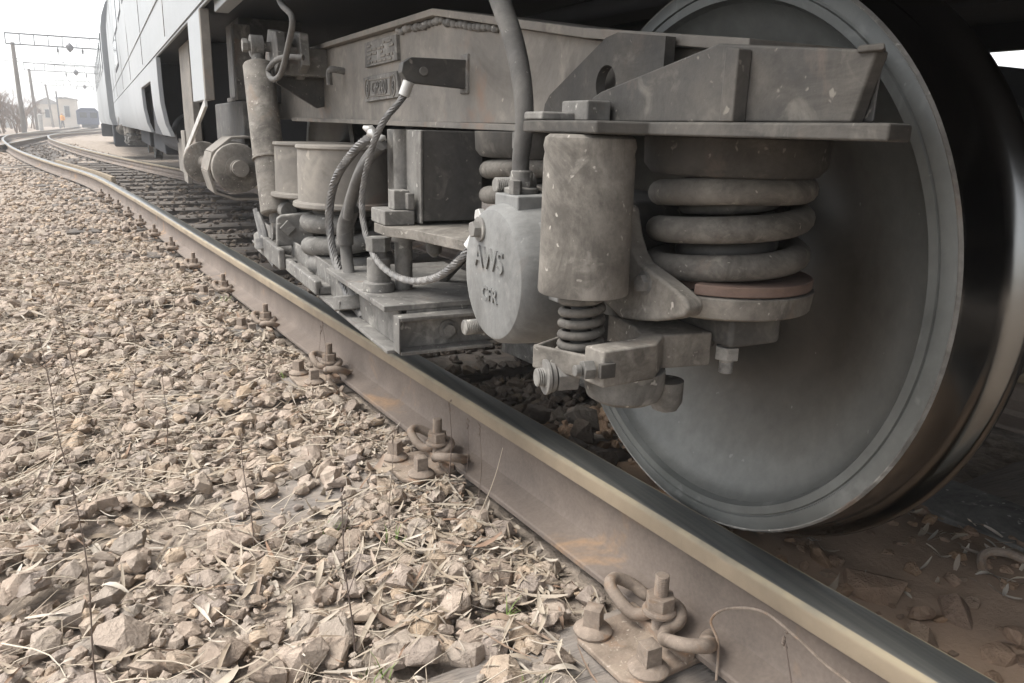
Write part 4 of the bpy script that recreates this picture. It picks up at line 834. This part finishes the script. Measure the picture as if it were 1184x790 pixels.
mb = MB(); mb.tube(smooth_path([(-.36, .66, .175), (-.38, .73, .125), (-.39, .80, .05), (-.392, .855, -.02), (-.392, .86, -.09), (-.392, .83, -.15), (-.39, .76, -.215)], 8), .0145, 12); mb.build('hose', RUBBER, t)
mb = MB(); mb.tube(smooth_path([(-.385, .82, .025), (-.392, .858, -.025), (-.393, .864, -.072)], 4), .0205, 16); mb.build('sleeve', RUBBER, t, .001)
mb = MB(); mb.tube(smooth_path([(-.37, .64, .17), (-.395, .70, .115), (-.40, .765, .055), (-.402, .80, .0)], 8), .012, 10); mb.build('hose', RUBBER, t)
rs = random.Random(9); mb = MB()
for i in range(9): mb.lathe([(-.018, .003), (0, .012), (.018, .003)], (-.355 + rs.uniform(-.02, .02), .70 + rs.uniform(-.05, .05), .19 + rs.uniform(-.015, .015)), (rs.uniform(-1, 1), rs.uniform(-1, 1), .3), 7)
mb.build('tape_wrap', BRIGHT, t, 0, 70)
mb = MB(); mb.lathe([(-.02, .0), (-.02, .05), (.015, .05), (.015, .0)], (-.395, .79, -.200), (0, .25, 1), 28); mb.box(-.44, -.395, .76, .82, -.215, -.19); tag(mb.build('cable_clamp', STEEL, None, .004), 'rounded steel clamp on the plank holding the rope and hose ends', 'clamp')
t = thing('air_hose', 'dusty grey rubber hose rising from the top of the axle cover to the coach', 'hose', (-.345, .03, .12))
hp = smooth_path([(-.345, .022, .135), (-.345, .026, .165), (-.343, .022, .22), (-.342, .034, .275), (-.34, .068, .335), (-.34, .12, .40), (-.34, .19, .48), (-.34, .26, .56), (-.335, .34, .64)], 8)
mb = MB(); mb.tube(hp, [.0125 + .0035 * min(1, i / 40) for i in range(len(hp))], 20); mb.build('hose_tube', RUBBER, t)
mb = MB(); mb.lathe([(.118, .025), (.126, .026), (.128, .017), (.150, .0165), (.152, .0145)], (-.345, .022, 0), (0, 0, 1), 24); mb.hexa((-.345, .022, .128), (0, 0, 1), .0195, .008); mb.build('hose_fitting', STEEL, t, .001)
mb = MB(); mb.hexa((-.366, .0, .1185), (0, 0, 1), .010, .020); mb.build('fitting_bolt', STEEL, t, .001)
mb = MB(); mb.tube(smooth_path([(-.42, 1.46, .66), (-.42, 1.40, .55), (-.42, 1.24, .487), (-.42, 1.30, .425), (-.42, 1.43, .354), (-.42, 1.57, .344), (-.42, 1.63, .372), (-.415, 1.54, .395), (-.40, 1.45, .402), (-.36, 1.40, .40)], 8), .0085, 10); tag(mb.build('thin_hose', RUBBER), 'thin black cable looping down beside the vertical damper', 'cable')

# ------------------------------------------------------------------ coach
CO = thing('passenger_coach', 'pale grey passenger coach standing over the bogie, with a skirt and openings along its side', 'train coach', (.86, 8, -.46))
def xs_(y): return -.54 - .0072 * (y - 2.5)
YE, YN, ZR = 21.5, -5.0, 3.55  # near end run on out of frame to keep the underside dark
def side_panel(name, y0, y1, z0, z1, par=CO, th=.03, prof=None, m=COACH, bev=.004):
    prof = prof or [(z0, 0), (z1, 0)]; mb = MB(); ys = [y0, y1]; vs = []
    for y in ys:
        for z, dx in prof: vs.append((xs_(y) + dx, y, z))
        for z, dx in prof[::-1]: vs.append((xs_(y) + dx + th, y, z))
    n = 2 * len(prof); fs = [tuple(range(n))[::-1], tuple(range(n, 2 * n))] + [(i, (i + 1) % n, n + (i + 1) % n, n + i) for i in range(n)]
    return mb.add(vs, fs).build(name, m, par, bev)
body_prof = [(.640, 0), (.86, -.004), (1.3, -.012), (1.9, -.012), (2.45, .0), (2.75, .05), (3.05, .16), (3.3, .36), (3.45, .7), (3.53, 1.1), (3.55, 1.4)]
side_panel('body_side', YN, YE, 0, 0, prof=body_prof)
mb = MB(); mb.box(-.50, 2.30, YN, YE, .655, .70); mb.v = [(x + (xs_(y) + .54 if x < 0 else 0), y, z) for x, y, z in mb.v]; mb.build('underframe', UNDER, CO, .004)
mb = MB(); mb.box(2.27, 2.31, YN, YE, .70, 3.2); mb.box(1.0, 2.3, YN, YE, 3.2, 3.5); mb.build('body_side', COACH, CO)
mb = MB(); mb.box(2.2, 2.24, -5, .80, -.40, .66); mb.box(2.2, 2.24, 1.04, 9, .0, .66); mb.box(2.2, 2.24, .80, 1.04, -.3, .46); mb.box(2.2, 2.24, .80, 1.04, .555, .66); mb.build('skirt', UNDER, CO)  # far-side skirt added to block light, with one gap letting it through
SK = [(.112, .055), (.20, .022), (.33, .004), (.45, 0), (.625, 0)]
side_panel('skirt', 2.36, 2.78, .295, .628, m=COACH)
side_panel('skirt_edge', 2.325, 2.358, .295, .628, m=FRAME, th=.035)
side_panel('skirt', 4.95, 5.75, 0, 0, prof=SK)
side_panel('skirt', 5.75, 7.25, .505, .628)
for a, b in ((7.25, 8.9), (8.925, 10.9), (10.925, 14.3), (14.325, 17.6), (17.625, 21.4)): side_panel('skirt', a, b, 0, 0, prof=SK)
mb = MB(); mb.box(-.49, -.30, 5.76, 7.24, .10, .64); mb.build('equipment_box', UNDER, CO, .01)
for z in (.90, 2.38):
    o = side_panel('moulding', YN, YE, z - .006, z + .006, th=.01); o.location.x -= .012 if z < 1 else .006
o = side_panel('rail_strip', YN, YE, .6285, .6395, th=.012); o.location.x -= -.006
for y in (1.2, 3.9, 6.4, 9.2, 12.2, 16.4, 19.0):
    o = side_panel('panel_seam', y - .003, y + .003, .66, 2.35, th=.004, m=STEEL); o.location.x -= .0125
def coach_window(y0, y1, z0, z1, dx=-.016):
    fr = side_panel('window', y0, y1, z0, z1, th=.02, m=UNDER); fr.location.x += dx
    g = side_panel('pane', y0 + .05, y1 - .05, z0 + .05, z1 - .05, par=fr, th=.01, m=GLASS); g.location.x -= .003
coach_window(13.4, 15.6, 1.05, 1.58)
for y in (-4, -2, 0, 2, 4, 6, 8, 10, 12): coach_window(y + .3, y + 1.6, 1.5, 2.35)
mb = MB(); mb.box(-.47, 2.2, YE - .02, YE, .64, 3.3); mb.build('end_wall', UNDER, CO)
mb = MB(); mb.box(.2, 1.5, YE, YE + .35, .5, 2.9); mb.build('gangway', RUBBER, CO, .05)
# equipment hanging in the openings of the skirt
mb = MB(); mb.box(-.395, -.33, 2.50, 2.58, .305, .60); mb.box(-.395, -.34, 2.58, 2.83, .30, .32); mb.box(-.35, -.33, 2.58, 2.85, .32, .60); mb.build('hanger_panel', STEEL, CO, .004)
mb = MB(); mb.box(-.50, -.45, 1.75, 2.2, .60, .652); mb.build('step_beam', COACH, CO, .004)
mb = MB(); mb.box(-.46, -.42, 3.75, 4.35, -.05, .64); mb.build('support_post', FRAME, CO, .006)
mb = MB(); mb.box(-.40, -.30, 2.35, 3.25, .13, .30); mb.prism([(2.35, .13), (3.25, .13), (3.0, .02), (2.5, .02)], 'yz', -.385, -.36); mb.box(-.36, -.10, 2.6, 3.0, .30, .64); mb.build('rod_bracket', DARK, CO, .006)
mb = MB(); mb.prism([(4.3, -.16), (4.55, -.16), (4.55, .16), (4.3, .16)], 'yz', -.47, -.44); mb.prism([(4.7, -.13), (5.3, -.13), (5.3, .10), (4.7, .10)], 'yz', -.44, -.42); mb.build('flap', FRAME, CO, .004)
for bb in ((-.42, 2.0, 4.4, 4.6, .0, .64), (-.40, .6, 7.5, 9.5, -.1, .6), (-.38, 1.6, 11, 14, -.12, .6), (-.4, .3, 3.9, 4.3, .0, .65)): MB().box(*bb).build('underfloor_box', UNDER, CO, .02)
mb = MB(); mb.cyl((-.28, 5.2, .12), (-.28, 7.4, .12), .17, n=24); mb.build('air_tank', UNDER, CO)
mb = MB(); mb.box(-.3, 2.0, -2.6, -2.3, -.1, .65); mb.box(.4, 1.9, -1.6, -1.2, .3, .65); mb.build('end_beam', UNDER, CO, .01)
mb = MB(); mb.tube([(.5, -3, .58), (.5, 4, .58)], .03); mb.tube([(.75, -3, .56), (.75, 4, .56)], .02); mb.tube([(1.2, -3, .6), (1.2, 4, .6)], .04); mb.build('brake_pipe', UNDER, CO)
# far bogie of the same coach
b2 = copy_tree(BG); b2['label'] = 'second bogie of the same coach, dark and small in the distance below its skirt'; b2.location.y += 15.6; b2.location.x += -.12
for k, ww in enumerate((WS, W2)):
    w2 = copy_tree(ww); w2.location.y += 15.6; w2.location.x -= .12; w2['label'] = 'dark wheel and axle under the far end of the coach, ' + ('nearer one' if k == 0 else 'farther one')
# next coach of the train
C2 = thing('passenger_coach', 'next pale coach of the train, seen edge on beyond the gap at its end', 'train coach', (.5, 34, -.46))
mb = MB(); prof = [(.10, .06), (.3, 0), (1.2, -.012), (1.9, -.012), (2.45, 0), (2.75, .05), (3.05, .16), (3.3, .36), (3.45, .7), (3.53, 1.1), (3.53, 1.7), (3.4, 2.2), (3.0, 2.65), (2.4, 2.8), (.1, 2.75)]
vs = []
for y, xx in ((22.2, -.80), (44, -1.18)): vs += [(xx + dx, y, z) for z, dx in prof]
n = len(prof); mb.add(vs, [tuple(range(n))[::-1], tuple(range(n, 2 * n))] + [(i, (i + 1) % n, n + (i + 1) % n, n + i) for i in range(n)]); mb.build('body_side', COACH, C2)
for i in range(7):
    y = 23.2 + i * 2.9; xx = -.80 - .0174 * (y - 22.2); mb = MB(); mb.add([(xx - .03, y, 1.5), (xx - .03 - .0174 * 1.5, y + 1.5, 1.5), (xx - .03 - .0174 * 1.5, y + 1.5, 2.4), (xx - .03, y, 2.4), (xx + .01, y, 1.5), (xx + .01 - .0174 * 1.5, y + 1.5, 1.5), (xx + .01 - .0174 * 1.5, y + 1.5, 2.4), (xx + .01, y, 2.4)], [(0, 1, 2, 3), (4, 7, 6, 5), (0, 4, 5, 1), (1, 5, 6, 2), (2, 6, 7, 3), (3, 7, 4, 0)]); mb.build('window', GLASS, C2)
MB().box(-.75, 1.9, 22.6, 24.6, -.45, .1).build('running_gear', UNDER, C2, .05); MB().box(-1.1, 1.5, 38, 41, -.45, .1).build('running_gear', UNDER, C2, .05)

# ------------------------------------------------------------------ overhead line
def portal(y, xl, xr, zt, tilt, label):
    t = thing('catenary_portal', label, 'line portal', (xl, y, -.6), 'portals of the overhead line'); zb = zt - .62
    mb = MB(); mb.tube([(xl + tilt, y, -.8), (xl + tilt * .5, y, zb * .5), (xl, y, zb + .1)], [.15, .13, .11], 14); mb.build('mast', MAST, t)
    mb = MB(); x0, x1 = xl - .35, xr
    for zz in (zb, zt):
        for yy in (-.2, .2): mb.bar((x0, y + yy, zz), (x1, y + yy, zz + (x1 - x0) * 0), .05, .05)
    k = int((x1 - x0) / .75)
    for i in range(k + 1):
        xx = x0 + (x1 - x0) * i / k
        for yy in (-.2, .2): mb.bar((xx, y + yy, zb), (xx, y + yy, zt), .03, .03, (0, 1, 0))
    mb.build('beam', WIREM, t)
    for i, fx in enumerate((.24, .36, .62)):
        xx = x0 + (x1 - x0) * fx; mb = MB(); mb.lathe([(0, .02), (-.1, .03), (-.12, .1), (-.16, .03), (-.2, .1), (-.24, .03), (-.28, .1), (-.32, .03), (-.45, .02)], (xx, y, zb), (0, .0, 1), 12); mb.bar((xx, y, zb - .45), (xx + .25, y, zb - .95), .03, .03); mb.build('insulator', WIREM, t)
    m2 = MB(); xx = x0 + (x1 - x0) * .30; m2.lathe([(-.28, .02), (-.1, .20), (.1, .20), (.28, .02)], (xx, y - .25, zb - .02), (0, 0, 1), 12); m2.build('insulator', WIREM, t)
portal(58, -5.55, 5.5, 5.20, .02, 'nearest overhead line portal with a lattice beam on a leaning grey mast at the left')
portal(84, -6.6, 6.5, 5.0, .08, 'second overhead line portal, smaller, behind the nearest one')
portal(116, -7.2, 8, 4.9, .3, 'third and faintest overhead line portal in the distance')
for x0, z0, x1, z1, l in ((-4.6, 5.0, -3.4, 3.9, 'overhead wire over the leftmost far track'), (-3.2, 5.1, -2.4, 3.9, 'overhead wire over the front track in the distance'), (-3.2, 6.4, -2.6, 4.4, 'upper support wire above the far tracks')):
    mb = MB(); pts = []
    for seg in ((6, 58), (58, 84), (84, 116), (116, 190)):
        for i in range(8):
            y = seg[0] + (seg[1] - seg[0]) * i / 8; tt = (y - 6) / 184; s = (i / 8 - .5); pts.append((x0 + (x1 - x0) * tt, y, z0 + (z1 - z0) * tt + (s * s * 4 - 1) * .3))
    tag(mb.tube(pts, .010, 5).build('overhead_wire', WIREM), l, 'overhead wire')
mb = MB(); mb.tube([(-9, 24, 5.3), (-3, 25, 5.05), (4, 26, 5.0)], .010, 5); w_ = mb.build('span_wire', WIREM); tag(w_, 'thin wire crossing the sky above the coach end with a dark insulator', 'overhead wire')
for yy, zz, l in ((70, 4.55, 'thin cross wire between the first two portals'), (96, 3.9, 'thin cross wire just behind the second portal'), (64, 4.0, 'lower thin cross wire behind the nearest portal')):
    tag(MB().tube([(-8, yy, zz), (-2.5, yy, zz - .22), (4, yy, zz - .1)], .022, 5).build('span_wire', WIREM), l, 'overhead wire')
mb = MB(); mb.lathe([(-.25, .015), (-.1, .045), (.1, .045), (.25, .015)], (-2.55, 25.08, 5.04), (1, .15, -.02), 10); mb.build('insulator', WIREM, w_)

# ------------------------------------------------------------------ background
def house(name, label, x0, x1, y0, y1, h, roof_h, wm, zb=-.75):
    t = thing(name, label, 'building', ((x0 + x1) / 2, (y0 + y1) / 2, zb)); mb = MB(); mb.box(x0, x1, y0, y1, zb, h); mb.build('wall', wm, t)
    mb = MB(); xm = (x0 + x1) / 2; mb.prism([(x0 - .2, h), (x1 + .2, h), (xm, h + roof_h)], 'xz', y0 - .2, y1 + .2); mb.build('roof', ROOFM, t)
    k = max(1, int((x1 - x0) / 1.8))
    for i in range(k):
        xx = x0 + (x1 - x0) * (i + .5) / k; f = MB().box(xx - .36, xx + .36, y0 - .05, y0 + .02, .15 * h, .72 * h).build('window', CONC, t); MB().box(xx - .28, xx + .28, y0 - .07, y0 - .04, .2 * h, .68 * h).build('pane', GLASS, f)
    return t
house('track_building', 'pale rendered building with a grey roof beyond the far tracks', -9.6, -6.4, 128, 138, 2.2, .9, RENDERW)
house('tall_building', 'taller sandy building right of the grey roofed one in the distance', -6.4, -4.2, 120, 128, 2.8, .25, RENDERW)
house('low_shed', 'low pale shed at the far left behind the masts', -15, -9.4, 100, 108, 1.5, .7, CONC)
lt = thing('locomotive', 'dark blue locomotive standing on the track in the far distance', 'locomotive', (-1.9, 96, -.5))
mb = MB(); mb.box(-3.6, -1.55, 95, 104, -.25, 1.15); mb.prism([(-3.6, 1.15), (-1.55, 1.15), (-1.8, 1.45), (-3.1, 1.45)], 'xz', 95, 104); mb.build('body', BLUE, lt, .05)
for xx in (-2.95, -2.0): MB().box(xx - .33, xx + .33, 94.94, 95.02, .45, 1.0).build('windscreen', GLASS, lt)
mb = MB(); mb.box(-3.2, -1.7, 94.8, 104, -.55, -.25); mb.build('running_gear', UNDER, lt)
def person(x, y, z, h, label):
    k = h / 1.75; bm = bmesh.new(); sk = bm.verts.layers.skin.verify(); J = {}
    def V(n, p, r): v = bm.verts.new((x + p[0] * k, y + p[1] * k, z + p[2] * k)); v[sk].radius = (r * k, r * k); J[n] = v
    for n, p, r in (('pel', (0, 0, .95), .13), ('che', (0, 0, 1.30), .15), ('nek', (0, 0, 1.48), .06), ('hd', (0, -.01, 1.58), .085), ('top', (0, 0, 1.70), .075), ('sl', (.19, 0, 1.40), .06), ('el', (.25, -.02, 1.13), .048), ('hl', (.24, -.1, .88), .035), ('sr', (-.19, 0, 1.40), .06), ('er', (-.25, 0, 1.13), .048), ('hr', (-.23, -.08, .88), .035), ('kl', (.10, -.02, .50), .075), ('al', (.12, .02, .08), .05), ('fl', (.13, -.13, .04), .045), ('kr', (-.10, -.02, .50), .075), ('ar', (-.12, .02, .08), .05), ('fr', (-.13, -.13, .04), .045)): V(n, p, r)
    for a, b in (('pel', 'che'), ('che', 'nek'), ('nek', 'hd'), ('hd', 'top'), ('che', 'sl'), ('sl', 'el'), ('el', 'hl'), ('che', 'sr'), ('sr', 'er'), ('er', 'hr'), ('pel', 'kl'), ('kl', 'al'), ('al', 'fl'), ('pel', 'kr'), ('kr', 'ar'), ('ar', 'fr')): bm.edges.new((J[a], J[b]))
    J['pel'][sk].use_root = True
    me = bpy.data.meshes.new('person'); bm.to_mesh(me); bm.free(); me.materials.append(TROUS)
    o = bpy.data.objects.new('person', me); COL.objects.link(o); o.modifiers.new('skin', 'SKIN'); s = o.modifiers.new('sub', 'SUBSURF'); s.levels = s.render_levels = 1
    tag(o, label, 'person')
    mb = MB(); mb.lathe([(.86 * k, .17 * k), (1.1 * k, .175 * k), (1.35 * k, .20 * k), (1.46 * k, .12 * k), (1.50 * k, .07 * k)], (x, y, z), (0, 0, 1), 16)
    for s_ in (-1, 1): mb.tube([(x + s_ * .19 * k, y, z + 1.40 * k), (x + s_ * .25 * k, y - .02 * k, z + 1.13 * k), (x + s_ * .24 * k, y - .09 * k, z + .93 * k)], [.075 * k, .065 * k, .055 * k], 10)
    mb.build('vest', ORANGE, o, 0, 60)
    MB().lathe([(1.52 * k, .05 * k), (1.58 * k, .09 * k), (1.66 * k, .092 * k), (1.71 * k, .05 * k)], (x, y - .005, z), (0, 0, 1), 12).build('head', SKIN, o)
person(-5.35, 105, -.74, 1.7, 'person in an orange work jacket standing by the far tracks')
mb = MB(); mb.tube([(-5.6, 74, -.7), (-5.6, 74, .45)], .17, 10); mb.lathe([(.4, .17), (.55, .17), (.6, .05)], (-5.6, 74, 0), (0, 0, 1), 10); tag(mb.build('marker_post', CONC), 'white rounded post standing near the foot of the far masts', 'post')
mb = MB(); mb.tube([(-5.2, 95, -.7), (-5.2, 95, 3.0)], .07, 8); mb.bar((-5.6, 95, 2.4), (-4.7, 95, 2.4), .06, .06); tag(mb.build('lamp_pole', WIREM), 'thin pole with a short cross arm before the sandy building', 'pole')
def bush(x, y, w, h, label, seed):
    rs = random.Random(seed); t = thing('bare_tree', label, 'tree', (x, y, -.8), 'bare brown trees at the left'); tw = MB(); mb = None
    def grow(p, d, L, r, lev):
        q = p + d * L; (mb if lev < 2 else tw).tube([p, (p + q) / 2 + Vector((rs.uniform(-.05, .05) * L, rs.uniform(-.05, .05) * L, 0)), q], [r, r * .8, r * .6], 5 if lev < 2 else 3, False)
        if lev == 4: return
        for _ in range(3 if lev < 1 else rs.choice((3, 4))):
            dd = (d + Vector((rs.uniform(-.8, .8), rs.uniform(-.8, .8), rs.uniform(-.2, .5)))).normalized(); grow(p + d * L * rs.uniform(.55, 1), dd, L * rs.uniform(.55, .8), r * .55, lev + 1)
    for _ in range(6):
        mb = MB(); grow(Vector((x + rs.uniform(-w, w) * .5, y + rs.uniform(-1, 1), -.8)), Vector((rs.uniform(-.3, .3), rs.uniform(-.3, .3), 1)).normalized(), h * .36, .07, 0); mb.build('trunk', TWIG, t)
    tw.build('crown', TWIG, t, kind='stuff')
BL = ['bare brown tree at the left edge behind the first mast', 'bare tree left of the second mast', 'bare brown bush beyond the masts', 'leafless tree by the low shed', 'bare scrub at the far left edge', 'leafless tangled tree in front of the low shed', 'low brown scrub just left of the nearest mast foot', 'bare bush standing behind the nearest mast', 'small bare bush between the first two masts', 'dense brown thicket at the far left edge', 'low leafless bush near the second building', 'smallest brown shrub by the nearest mast foot']
for i, (x, y, w_, h) in enumerate([(-8.8, 66, 3, 4.0), (-8.6, 82, 3, 4.2), (-10.2, 92, 4, 4.4), (-11.5, 78, 4, 5.0), (-8.0, 58, 2.0, 2.6), (-12.8, 88, 4, 5), (-7.6, 70, 2.2, 2.6), (-9.4, 72, 3, 3.4), (-7.9, 90, 2.4, 2.8), (-10.4, 66, 3, 3.2), (-8.6, 100, 2.6, 3.0), (-6.9, 62, 1.2, 1.5)]): bush(x, y, w_, h, BL[i], 40 + i)
